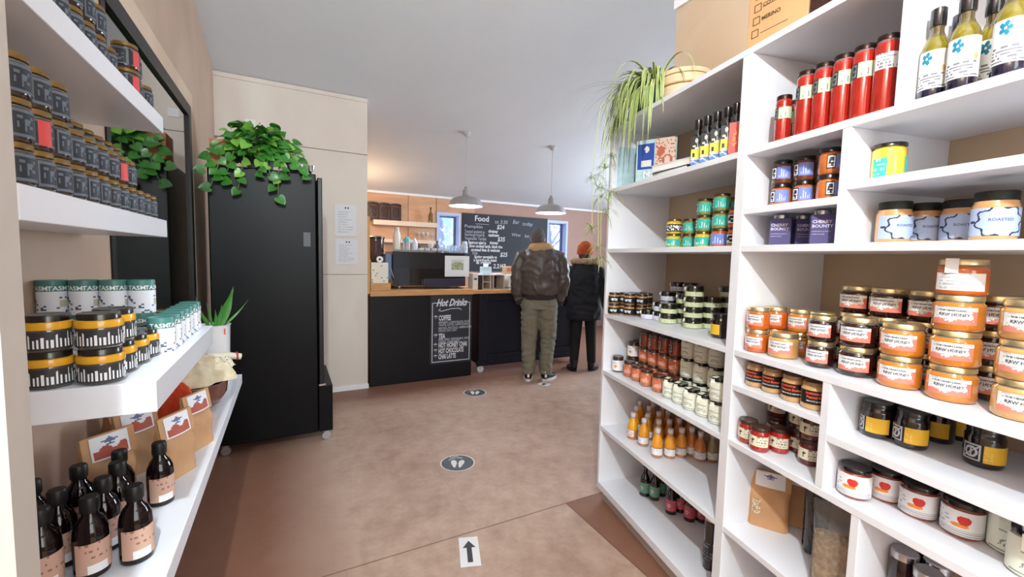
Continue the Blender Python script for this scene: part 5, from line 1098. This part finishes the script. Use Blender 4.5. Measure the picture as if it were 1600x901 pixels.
# ------------------------------------------------------------------ trailing pothos on the fridge
POTH = mat('pothos_leaf', (58, 128, 42), .32, coat=.35, var=.45, vscale=5); POTL = mat('pothos_leaf_young', (120, 176, 66), .35, coat=.3, var=.2, vscale=9); VINE = mat('vine_stem', (96, 132, 64), .5)
pp = thing('trailing_pothos', 'bushy green heart-leaved trailing plant on top of the black fridge', 'plant', (-.165, 3.60, 1.9783))
obj('pot', MB().lathe([(.07, 0), (.075, .004), (.09, .13), (.094, .14), (.086, .142), (.082, .125), (0, .12)], 28), mat('grey_pot', (92, 90, 90), .6), pp)
def leaf(mb, p, d, up, size, mi=0):
    """heart-shaped leaf: p stem point, d pointing to the tip, up the face normal"""
    d = Vector(d).normalized(); up = Vector(up); s_ = d.cross(up).normalized(); up = s_.cross(d).normalized(); p = Vector(p)
    prof = ((0, .12), (-.10, .32), (.0, .50), (.22, .56), (.48, .48), (.76, .28), (1, 0))
    k = len(mb.v); mid = ((0, 0), (.04, -.02), (.12, -.03), (.25, -.03), (.48, -.01), (.72, .0), (1, -.10))
    for (y, w_), (my, mz) in zip(prof, mid):
        for sx in (-1, 0, 1):
            q = p+d*((y if sx else my)*size)+s_*(sx*w_*size)+up*((mz if sx == 0 else .10*w_*2-(.18*y*y))*size) if sx else p+d*(my*size)+up*((mz-.18*my*my)*size)
            mb.v.append(tuple(q))
    for j in range(6):
        a = k+3*j
        for o_ in (0, 1): mb.f.append((a+o_, a+o_+1, a+o_+4, a+o_+3)); mb.m.append(mi)
rp = random.Random(11); lf = MB(); vn = MB()
for i in range(430):
    a = rp.uniform(0, 2*pi); e = rp.uniform(-.15, 1.25); R = rp.uniform(.10, .235)
    p = Vector((R*1.05*cos(a)*cos(e), R*.95*sin(a)*cos(e), .12+.20*sin(e)*R/.22)); p.x -= .0; p.y -= .05
    out = Vector((cos(a)*cos(e), sin(a)*cos(e), sin(e)*.6-.35)); nrm = Vector((cos(a)*.5, sin(a)*.5-.5, .8))+Vector((rp.uniform(-.4, .4), rp.uniform(-.4, .4), rp.uniform(-.3, .3)))
    leaf(lf, p, out+Vector((rp.uniform(-.6, .6), rp.uniform(-.6, .6), rp.uniform(-.6, .3))), nrm, rp.uniform(.042, .075), 1 if rp.random() < .22 else 0)
for x0_, x1_, zl, n_ in ((-.20, -.27, -.16, 9), (-.14, -.20, -.11, 8), (-.08, -.12, -.16, 9), (.00, .02, -.05, 7), (.04, .09, -.12, 7), (.10, .17, -.04, 7), (.16, .26, .02, 8), (.20, .30, -.03, 7), (-.26, -.30, -.05, 7), (.12, .11, -.19, 6)):
    pts = [Vector((x0_*.4, -.0, .16)), Vector((x0_*.8, -.13, .17)), Vector((x0_, -.235, .09)), Vector(((x0_+x1_)/2, -.262, (zl+.05)/2)), Vector((x1_, -.262, zl))]
    vn.limb(pts, [.004, .004, .0035, .003, .002], 6)
    for j in range(n_):
        q = (j+.5)/n_*4; k = min(3, int(q)); p = pts[k].lerp(pts[k+1], q-k); sgn = 1 if j % 2 else -1
        if j == n_-1: p = pts[4]
        leaf(lf, p, (sgn*rp.uniform(.4, 1), rp.uniform(-.5, -.1), rp.uniform(-1, -.1)), (rp.uniform(-.3, .3), -1, rp.uniform(.1, .7)), rp.uniform(.042, .07), 1 if rp.random() < .25 else 0)
obj('vines', vn, VINE, pp); obj('foliage', lf, [POTH, POTL], pp, smooth=60)
# ------------------------------------------------------------------ on top of the shelf unit
p = unit_pt(1021, .12, ZT+.0003); sp = thing('spider_plant', 'spider plant with long arching striped leaves on top of the shelf unit', 'plant', p)
obj('pot', MB().lathe([(.055, 0), (.058, .004), (.072, .125), (.076, .135), (.069, .136), (.066, .12), (0, .115)], 28), mat('dark_green_pot', (72, 84, 80), .4, coat=.3), sp)
SPG = mat('spider_leaf_green', (96, 132, 50), .45, var=.2, vscale=12); SPC = mat('spider_leaf_cream', (196, 204, 140), .5)
def strap(mb, b_, d, L_, w_, droop, n=14, lim=None):
    """arching strap leaf that falls under its weight"""
    p = Vector(b_); v = Vector(d).normalized(); P = [p.copy()]; st = L_/n
    for i in range(n):
        v = (v+Vector((0, 0, -droop*st*(1+i*.10)))).normalized(); p = p+v*st
        if lim:
            q_ = lim+p-UC
            if q_.dot(VS) > -.006 and q_.dot(US) > -.006 and p.z < .008: p.z = .008; v.z = max(v.z, -.02)
        P.append(p.copy())
    side = Vector((-d[1], d[0], 0)).normalized()
    k = len(mb.v)
    for i, q in enumerate(P):
        ww = w_*(.55+.45*min(1, i/3))*(1-(i/n)**3)+.0004; up = Vector((0, 0, 1))
        for s_ in (-1, -.4, .4, 1): mb.v.append(tuple(q+side*(s_*ww/2)+Vector((0, 0, .18*ww*abs(s_)))))
    for i in range(n):
        for j in range(3): a = k+4*i+j; mb.f.append((a, a+1, a+5, a+4)); mb.m.append(0 if j == 1 else 1)
    return P
lf = MB(); rs = random.Random(5); LD = (-VS-US*.55).normalized()
la = math.atan2(LD.y, LD.x)
for i in range(230):
    a = la+rs.gauss(0, .8) if i < 185 else rs.uniform(0, 2*pi); el = rs.uniform(.35, 1.25)
    strap(lf, (.02*cos(a), .02*sin(a), .125), (cos(a)*cos(el), sin(a)*cos(el), sin(el)), rs.uniform(.22, .50), rs.uniform(.010, .016), rs.uniform(5.5, 11), lim=sp.location.copy())
for i in range(7):
    a = la+rs.uniform(-.5, .5); strap(lf, (0, 0, .13), (cos(a)*.8, sin(a)*.8, rs.uniform(.2, .6)), rs.uniform(.42, .58), .005, rs.uniform(1.0, 2.6), 18, lim=sp.location.copy())
obj('leaves', lf, [SPG, SPC], sp, smooth=60)
rn = MB(); bl = MB()
for k, (dx, L_, sid) in enumerate(((.0, .62, .20), (.25, .80, .24), (-.25, .50, .18), (.12, .70, .27), (-.1, .86, .22))):
    a = la+dx; d = Vector((cos(a), sin(a), 0)); top = d*.10+Vector((0, 0, .19)); e1 = d*(sid)+Vector((0, 0, .06)); e2 = d*(sid+.03)+Vector((0, 0, .13-L_*.62)); e3 = d*(sid+.02)+Vector((0, 0, .13-L_))
    rn.limb([(0, 0, .125), top, e1, e2, e3], [.0022, .002, .002, .0018, .0015], 6)
    for q in (e2, e3):
        for j in range(16): b2 = rs.uniform(0, 2*pi); el = rs.uniform(-.1, 1.1); strap(bl, q, (cos(b2)*cos(el), sin(b2)*cos(el), sin(el)), rs.uniform(.05, .13), .005, 14, 8)
obj('runners', rn, SPC, sp); obj('plantlets', bl, [SPG, SPC], sp, smooth=60)
BSK = mat('bamboo', (226, 196, 158), .5, var=.1, stretch=(1, 1, 14), vscale=4); p = unit_pt(1066, .20, ZT+.0003)
t = thing('bamboo_basket', 'round pale bamboo basket on top of the shelf unit', 'basket', p)
for k in range(3): obj('tier', MB().lathe([(.115, .002+.048*k), (.12, .004+.048*k), (.122, .043+.048*k), (.118, .047+.048*k), (.11, .047+.048*k)], 44), BSK, t, smooth=40)
obj('lid', MB().lathe([(.123, .145), (.125, .148), (.125, .164), (.10, .174), (0, .182)], 44), BSK, t)
obj('band', MB().lathe([(.1225, .098), (.1245, .100), (.1245, .104), (.1225, .106)], 44, cap=False), mat('bamboo_band', (196, 160, 118), .5), t)
p = unit_pt(1240, .16, ZT+.0003); t = thing('cardboard_box', 'brown cardboard box with printed tick boxes on top of the shelf unit', 'box', p, radians(FACE+8))
obj('carton', MB().box(-.105, .105, -.10, .10, 0, .27), mat('cardboard', (206, 160, 112), .65, var=.05, bump=.1), t, smooth=0, bevel=.003)
m = MB(); Q = lambda X, Y: (X, -.1012, Y)
for k in range(4):
    x, z = -.088+.003*k, .055+.042*k; s_ = .024
    for b_ in ((x, x+s_, z, z+.002), (x, x+s_, z+s_, z+s_+.002), (x, x+.002, z, z+s_), (x+s_, x+s_+.002, z, z+s_)): m.box(b_[0], b_[1], -.1012, -.1002, b_[2], b_[3])
m.box(-.055, .04, -.1012, -.1002, .062, .0632); m.box(-.05, .045, -.1012, -.1002, .146, .1472)
add_text(m, 'MERINO', .018, Q, 0, -.052, .108, .0005, align='L'); add_text(m, 'COTTON', .018, Q, 0, -.05, .152, .0004, align='L')
obj('print', m, mat('carton_ink', (74, 52, 40), .7), t, smooth=0)
p = unit_pt(1345, .16, ZT+.0003); t = thing('dark_basket', 'dark brown box just visible right of the cardboard box', 'box', p, radians(FACE)); obj('box_body', MB().box(-.09, .09, -.09, .09, 0, .16), mat('dark_brown_box', (60, 32, 24), .5), t, smooth=0, bevel=.004); obj('lid', MB().box(-.095, .095, -.095, .095, .16, .18), mat('dark_brown_box', (60, 32, 24), .5), t, smooth=0, bevel=.004)
# ------------------------------------------------------------------ people
def fuse(mb, voxel=.012, smooth=6, fac=.5):
    me = bpy.data.meshes.new('f'); me.from_pydata(mb.v, [], mb.f); o = bpy.data.objects.new('f', me); COL.link(o)
    r = o.modifiers.new('r', 'REMESH'); r.mode = 'VOXEL'; r.voxel_size = voxel; r.use_smooth_shade = True
    s_ = o.modifiers.new('s', 'SMOOTH'); s_.iterations = smooth; s_.factor = fac
    dg = bpy.context.evaluated_depsgraph_get(); dg.update(); out = bpy.data.meshes.new_from_object(o.evaluated_get(dg)); bpy.data.objects.remove(o)
    return out
def fobj(name, mb, m, parent, **k):
    me = fuse(mb, **k); me.materials.clear(); me.materials.append(m); return obj(name, me, m, parent)
SKIN = mat('skin', (206, 158, 132), .5, var=.05)
from mathutils import noise as NZ
def wrinkle(me, amp, seed=0, fz=18):
    N_ = [v.normal.copy() for v in me.vertices]
    for v, n_ in zip(me.vertices, N_):
        c = v.co; w_ = NZ.noise(Vector((c.x*6+seed, c.y*6, c.z*5)))
        k = 1-2*abs(NZ.noise(Vector((c.x*7+w_*1.2, c.y*7, c.z*fz*.55+seed))))*2+.5*NZ.noise(Vector((c.x*22, c.y*22, c.z*fz+seed)))
        v.co = c+n_*(amp*k)
def body(hgt, hip, sh, hands, head, legs, feet, slim=1.0):
    """one continuous body: pelvis, spine, legs, arms, five-fingered hands, neck, head with nose, ears"""
    b = MB(); hx = .09*slim
    b.limb([(0, 0, hip-.06), (0, 0, hip+.08), (0, 0, hip+.22), (0, .0, sh-.16), (0, 0, sh-.03), (0, .01, sh+.03)], [(.15*slim, .10), (.145*slim, .10), (.125*slim, .09), (.16*slim, .105), (.14*slim, .085), (.06, .055)], 20, up=(1, 0, 0))
    b.limb([(0, .01, sh), tuple(Vector(head)+Vector((0, -.01, -.05)))], [.055, .052], 14)
    H = Vector(head); b.ball(H, (.075, .093, .112), 20, 14); b.ball(H+Vector((0, .055, -.05)), (.05, .045, .05), 14, 10)
    b.limb([H+Vector((0, .085, .02)), H+Vector((0, .105, -.022))], [.009, .015], 8); b.ball(H+Vector((0, .100, -.022)), (.017, .014, .012), 10, 8)
    for s_ in (-1, 1):
        b.ball(H+Vector((s_*.077, -.005, -.005)), (.012, .02, .031), 10, 8)
        kx, ky, kz, ax, ay, az = legs[0 if s_ < 0 else 1]
        b.limb([(s_*hx, 0, hip), (kx, ky, kz), (ax, ay, az), (ax, ay, .06)], [(.085*slim, .085*slim), .054, .034, .028], 14)
        fx = feet[0 if s_ < 0 else 1]; b.limb([(ax, ay-.02, .055), (ax+fx[0]*.4, ay+fx[1]*.4, .048), (ax+fx[0]*.85, ay+fx[1]*.85, .042)], [(.024, .018), (.028, .016), (.02, .010)], 12)
        S_, E_, W_ = [Vector(x) for x in hands[0 if s_ < 0 else 1]]
        b.limb([(s_*.12*slim, 0, sh-.06), S_, E_, W_], [(.05, .05), .05, .037, .026], 12)
        d = (W_-E_).normalized(); fw = Vector((0, 1, 0)); inn = Vector((-s_, 0, 0)); pc = W_+d*.045
        b.limb([W_, pc, W_+d*.085], [(.024, .016), (.014, .040), (.011, .036)], 12, up=(1, 0, 0))
        for q, L_ in enumerate((.062, .072, .068, .052)):
            o_ = W_+d*.082+fw*(.028-.0185*q)
            b.limb([o_, o_+d*L_*.45, o_+d*L_*.8+inn*.012, o_+d*L_+inn*.024], [.0088, .0082, .0075, .0065], 8)
        o_ = W_+d*.028+fw*.034; b.limb([o_, o_+d*.025+fw*.022, o_+d*.055+fw*.026+inn*.008], [.011, .0095, .008], 8)
    return b
def eyes(t, H):
    for s_ in (-1, 1): e = obj('eye', MB().ball(Vector(H)+Vector((s_*.029, .079, .012)), (.011, .011, .009), 12, 8), mat('eye_white', (226, 222, 216), .2, coat=1), t); obj('iris', MB().ball(Vector(H)+Vector((s_*.029, .0885, .012)), (.005, .003, .005), 10, 6), mat('iris_brown', (58, 40, 30), .2), e)
    obj('mouth', MB().limb([Vector(H)+Vector((-.022, .091, -.056)), Vector(H)+Vector((0, .098, -.055)), Vector(H)+Vector((.022, .091, -.056))], [.003, .005, .003], 8), mat('lips', (168, 100, 92), .5), t)
def shoe(t, ax, ay, fx, sole, upper, high=.09):
    d = Vector((fx[0], fx[1], 0)); L_ = d.length; d.normalize(); s_ = Vector((d.y, -d.x, 0)); o_ = Vector((ax, ay, 0))-d*.055
    def prof(k):
        pts = []
        for i in range(28):
            a = 2*pi*i/28; y = .5-.5*cos(a) if True else 0; l = (L_+.105)*y; w_ = (.036+.012*sin(pi*min(1, y*1.1)))*(abs(sin(a))**.55)*k*(1 if a < pi else -1)
            q = o_+d*l+s_*w_; pts.append((q.x, q.y))
        return pts
    obj('sole', MB().prism(prof(1.08), .001, .03), sole, t, smooth=50)
    m = MB(); m.limb([o_+d*.02+Vector((0, 0, .05)), o_+d*.09+Vector((0, 0, .055)), o_+d*(L_*.6+.05)+Vector((0, 0, .045)), o_+d*(L_+.07)+Vector((0, 0, .036))], [(.040, .036), (.046, .040), (.048, .034), (.036, .022)], 14, up=(s_.x, s_.y, 0))
    m.limb([o_+d*.055+Vector((0, 0, .05)), o_+d*.045+Vector((0, 0, high))], [(.047, .055), (.048, .052)], 14, up=(s_.x, s_.y, 0))
    return fobj('shoe', m, upper, t, voxel=.008, smooth=3)
# man, seen from behind
man = thing('person', 'man in a brown leather jacket and khaki trousers standing at the counter', 'person', (2.535, 4.115, 0), radians(-29))
legs = ((-.105, .015, .50, -.105, -.02, .10), (.115, .02, .50, .095, .0, .10)); feet = ((-.0, .15), (.10, .13))
arms = (((-.205, 0, 1.40), (-.262, -.03, 1.13), (-.212, .045, .905)), ((.205, 0, 1.40), (.262, -.03, 1.13), (.212, .045, .905)))
HM_ = (-.035, .06, 1.632)
me = fuse(body(1.75, .93, 1.47, arms, HM_, legs, feet), .008, 4); bo = obj('body', me, SKIN, man); me.materials.clear(); me.materials.append(SKIN); eyes(man, HM_)
tr = MB(); KH = mat('khaki_twill', (122, 116, 100), .8, var=.12, vscale=9, bump=.25, bscale=120)
tr.limb([(0, 0, .84), (0, 0, .92), (0, 0, 1.02)], [(.205, .135), (.205, .138), (.175, .125)], 20, up=(1, 0, 0))
for s_, (kx, ky, kz, ax, ay, az) in zip((-1, 1), legs): tr.limb([(s_*.088, -.005, .90), (s_*.10, .0, .76), (kx, ky, kz), (ax*1.03, ay+.005, .30), (ax, ay, .085)], [(.118, .120), (.110, .112), (.090, .090), (.080, .082), (.074, .080)], 16, up=(1, 0, 0))
me = fuse(tr, .010, 5); wrinkle(me, .0055, 1, 30); me.materials.clear(); me.materials.append(KH); tr_ = obj('trousers', me, KH, man)
obj('back_pocket', MB().grid(lambda s, q: (-.15+.09*s, -.139+.03*(abs(-.105+.09*(s-.5)))**1.0*0, .83+.09*q), 2, 2).grid(lambda s, q: (.06+.09*s, -.139, .83+.09*q), 2, 2), KH, tr_) if False else None
jk = MB(); LE = mat('brown_leather', (84, 74, 70), .42, var=.3, vscale=7, bump=.35, bscale=22)
jk.limb([(0, 0, 1.0), (0, 0, 1.03), (0, -.005, 1.10), (0, -.01, 1.28), (0, -.005, 1.42), (0, 0, 1.50), (0, .01, 1.55)], [(.195, .150), (.222, .175), (.236, .185), (.240, .185), (.225, .165), (.165, .125), (.10, .095)], 24, up=(1, 0, 0))
for S_, E_, W_ in arms:
    s_ = 1 if S_[0] > 0 else -1
    jk.limb([(s_*.12, 0, 1.43), (s_*.205, 0, 1.415), (s_*.245, -.015, 1.30), (s_*.262, -.03, 1.15), (s_*.256, .01, 1.03), (s_*.232, .04, .935)], [(.08, .09), (.082, .09), (.072, .082), (.068, .075), (.062, .068), (.052, .056)], 16, up=(0, 1, 0))
me = fuse(jk, .012, 4); wrinkle(me, .0075, 2, 20); me.materials.clear(); me.materials.append(LE); jk_ = obj('jacket', me, LE, man)
KN = mat('dark_knit_band', (50, 40, 42), .85, bump=.4, bscale=150)
m = MB(); m.limb([(0, 0, .945), (0, 0, .96), (0, 0, 1.0), (0, 0, 1.045)], [(.186, .140), (.194, .146), (.198, .150), (.21, .162)], 28, up=(1, 0, 0)); obj('hem_band', m, KN, jk_)
for S_, E_, W_ in arms:
    s_ = 1 if S_[0] > 0 else -1; obj('cuff', MB().limb([(s_*.234, .038, .945), (s_*.222, .046, .885)], [(.05, .054), (.043, .047)], 16, up=(0, 1, 0)), KN, jk_)
cl = MB(); TAN = mat('tan_shearling', (188, 150, 104), .9, var=.15, bump=.5, bscale=60)
cl.limb([(-.005, -.015, 1.50), (-.01, -.02, 1.545), (-.012, -.02, 1.58)], [(.165, .120), (.135, .115), (.105, .095)], 24, up=(1, 0, 0)); cl.limb([(-.14, .0, 1.50), (-.115, .07, 1.49), (-.05, .12, 1.44)], [.03, .028, .02], 10); cl.limb([(.14, .0, 1.50), (.115, .07, 1.49), (.05, .12, 1.44)], [.03, .028, .02], 10)
fobj('collar', cl, TAN, jk_, voxel=.009, smooth=3)
hr = MB(); H = Vector(HM_); hr.ball(H+Vector((0, -.018, .016)), (.084, .095, .108), 24, 16); hr.ball(H+Vector((0, -.045, -.035)), (.07, .055, .06), 16, 12)
m_ = fuse(hr, .008, 2); wrinkle(m_, .0012, 3, 160); m_.materials.clear(); m_.materials.append(mat('grey_hair', (98, 90, 90), .85, var=.35, vscale=90, bump=.8, bscale=220, stretch=(1, 1, .3)))
# keep the face open: move the front lower part of the hair shell inside the head
for v in m_.vertices:
    r = v.co-H
    if r.y > .035 and r.z < .055: v.co = H+Vector((r.x*.7, .03, r.z*.7))
    elif r.y > .0 and r.z < -.01: v.co = H+Vector((r.x*.8, r.y*.8, r.z))
obj('hair', m_, [], man)
WS = mat('white_sole', (226, 222, 220), .5); BS = mat('black_sneaker', (24, 24, 28), .5)
for s_, L_, fx in zip((-1, 1), legs, feet):
    sh_ = shoe(man, L_[3], L_[4], fx, WS, BS); obj('heel_tab', MB().box(L_[3]-.012, L_[3]+.012, L_[4]-.075, L_[4]-.062, .055, .125), WS, sh_, smooth=0, bevel=.002)
# woman in dark coat and orange beanie
wo_ = thing('person', 'person in a navy coat with fur collar and orange beanie standing at the counter', 'person', (3.285, 4.26, 0), radians(-34))
legs = ((-.09, .01, .45, -.105, -.03, .10), (.10, .03, .45, .12, .03, .10)); feet = ((-.05, .13), (.07, .12))
arms = (((-.17, 0, 1.25), (-.222, -.02, 1.0), (-.205, .06, .80)), ((.17, 0, 1.25), (.222, -.02, 1.0), (.205, .06, .80)))
HW = (-.012, .03, 1.505)
me = fuse(body(1.63, .84, 1.32, arms, HW, legs, feet, .92), .008, 4); me.materials.clear(); me.materials.append(SKIN); obj('body', me, SKIN, wo_); eyes(wo_, HW)
co = MB(); CO = mat('navy_coat', (20, 21, 30), .75, var=.2, vscale=8, bump=.2, bscale=60)
co.limb([(0, 0, .66), (0, 0, .70), (0, 0, .88), (0, 0, 1.05), (0, -.005, 1.2), (0, 0, 1.30), (0, .01, 1.37)], [(.215, .165), (.222, .17), (.218, .165), (.205, .155), (.20, .145), (.165, .12), (.09, .085)], 24, up=(1, 0, 0))
for S_, E_, W_ in arms:
    s_ = 1 if S_[0] > 0 else -1; co.limb([(s_*.10, 0, 1.28), (s_*.165, 0, 1.265), (s_*.20, -.01, 1.14), (s_*.218, -.02, 1.0), (s_*.212, .03, .88), (s_*.206, .055, .815)], [(.07, .08), (.072, .08), (.064, .072), (.06, .068), (.055, .06), (.048, .052)], 16, up=(0, 1, 0))
me = fuse(co, .012, 5); wrinkle(me, .006, 5, 16); me.materials.clear(); me.materials.append(CO); co_ = obj('coat', me, CO, wo_)
fu = MB(); FU = mat('fur_trim', (176, 152, 128), .95, var=.4, vscale=40, bump=1, bscale=120)
rf = random.Random(3)
for i in range(26):
    a = 2*pi*i/26; fu.ball((.145*cos(a), -.015+.105*sin(a)+.02, 1.372+.012*sin(a*1)+(.02 if sin(a) < 0 else -.05*sin(a))), (.042+rf.uniform(-.004, .006), .038, .034+rf.uniform(-.004, .004)), 10, 8)
me = fuse(fu, .009, 1); 
for v in me.vertices: v.co += v.normal*rf.uniform(-.003, .006)
me.materials.clear(); me.materials.append(FU); obj('fur_collar', me, FU, co_)
obj('hood_lining', heap(.10, .03, 1, .6, 1.395, .02, -.05, 2), mat('cream_pile', (222, 202, 160), .95, bump=.6, bscale=90), co_)
H = Vector(HW); be = MB(); be.ball(H+Vector((0, -.012, .022)), (.097, .108, .112), 28, 18)
me = be.mesh('b', [mat('orange_knit', (186, 84, 34), .95, var=.15, vscale=40, bump=.9, bscale=140, stretch=(1, 1, .25))])
for v in me.vertices:
    if v.co.z < H.z-.015: v.co.z = H.z-.015-.02*(1 if v.co.y > H.y-.0 else 1.6)*min(1, (H.z-.015-v.co.z)*14); 
obj('beanie', me, [], wo_); obj('beanie_brim', MB().lathe([(.088, -.035), (.099, -.03), (.102, -.005), (.099, .022), (.094, .024)], 32, tuple(H+Vector((0, -.012, 0))), cap=False), mat('orange_knit', (186, 84, 34), .95), wo_)
hr = MB().ball(H+Vector((0, -.02, -.04)), (.078, .085, .085), 20, 14); me = hr.mesh('h', [mat('brown_hair', (78, 58, 46), .8, var=.3, vscale=60)])
for v in me.vertices:
    if v.co.y > H.y+.02: v.co.y = H.y+.02
obj('hair', me, [], wo_)
tr = MB(); BT = mat('black_trousers', (17, 17, 21), .8, bump=.2, bscale=90)
tr.limb([(0, 0, .75), (0, 0, .86)], [(.15, .11), (.14, .10)], 18, up=(1, 0, 0))
for s_, (kx, ky, kz, ax, ay, az) in zip((-1, 1), legs): tr.limb([(s_*.08, 0, .80), (kx, ky, kz), (ax, ay, .10)], [(.085, .09), (.068, .072), (.055, .06)], 16, up=(1, 0, 0))
me = fuse(tr, .010, 4); me.materials.clear(); me.materials.append(BT); obj('trousers', me, BT, wo_)
for L_, fx in zip(legs, feet): shoe(wo_, L_[3], L_[4], fx, mat('black_sole', (16, 15, 16), .5), mat('black_boot', (20, 18, 20), .35, coat=.3), .15)

# ------------------------------------------------------------------ garden trees seen through the two narrow windows
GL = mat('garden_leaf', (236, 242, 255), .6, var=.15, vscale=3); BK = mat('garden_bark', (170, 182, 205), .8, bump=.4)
rt = random.Random(9)
for (x, y, lab) in ((3.2, 9.6, 'pale leafy garden tree seen through the left narrow window'), (6.2, 9.6, 'pale leafy garden tree seen through the right narrow window')):
    t = thing('garden_tree', lab, 'tree', (x, y, 0), 0, 'garden trees outside'); m = MB(); m.limb([(0, 0, 0), (.05, 0, 1.2), (-.05, .05, 2.4), (.02, 0, 3.4)], [.09, .07, .05, .02], 10)
    for k in range(7): q = rt.uniform(1.2, 2.6); a_ = rt.uniform(0, 6.3); m.limb([(0, 0, q), (.45*cos(a_), .3*sin(a_), q+.4), (.85*cos(a_), .5*sin(a_), q+.65)], [.03, .02, .008], 7)
    obj('trunk', m, BK, t); lf = MB()
    for k in range(420):
        a_ = rt.uniform(0, 6.3); r_ = rt.uniform(.1, 1.05); p_ = (r_*cos(a_), .6*r_*sin(a_), rt.uniform(1.1, 3.3))
        leaf(lf, p_, (rt.uniform(-1, 1), rt.uniform(-1, 1), rt.uniform(-1, .3)), (rt.uniform(-1, 1), rt.uniform(-1, 1), 1), rt.uniform(.05, .09))
    obj('foliage', lf, GL, t, smooth=60)
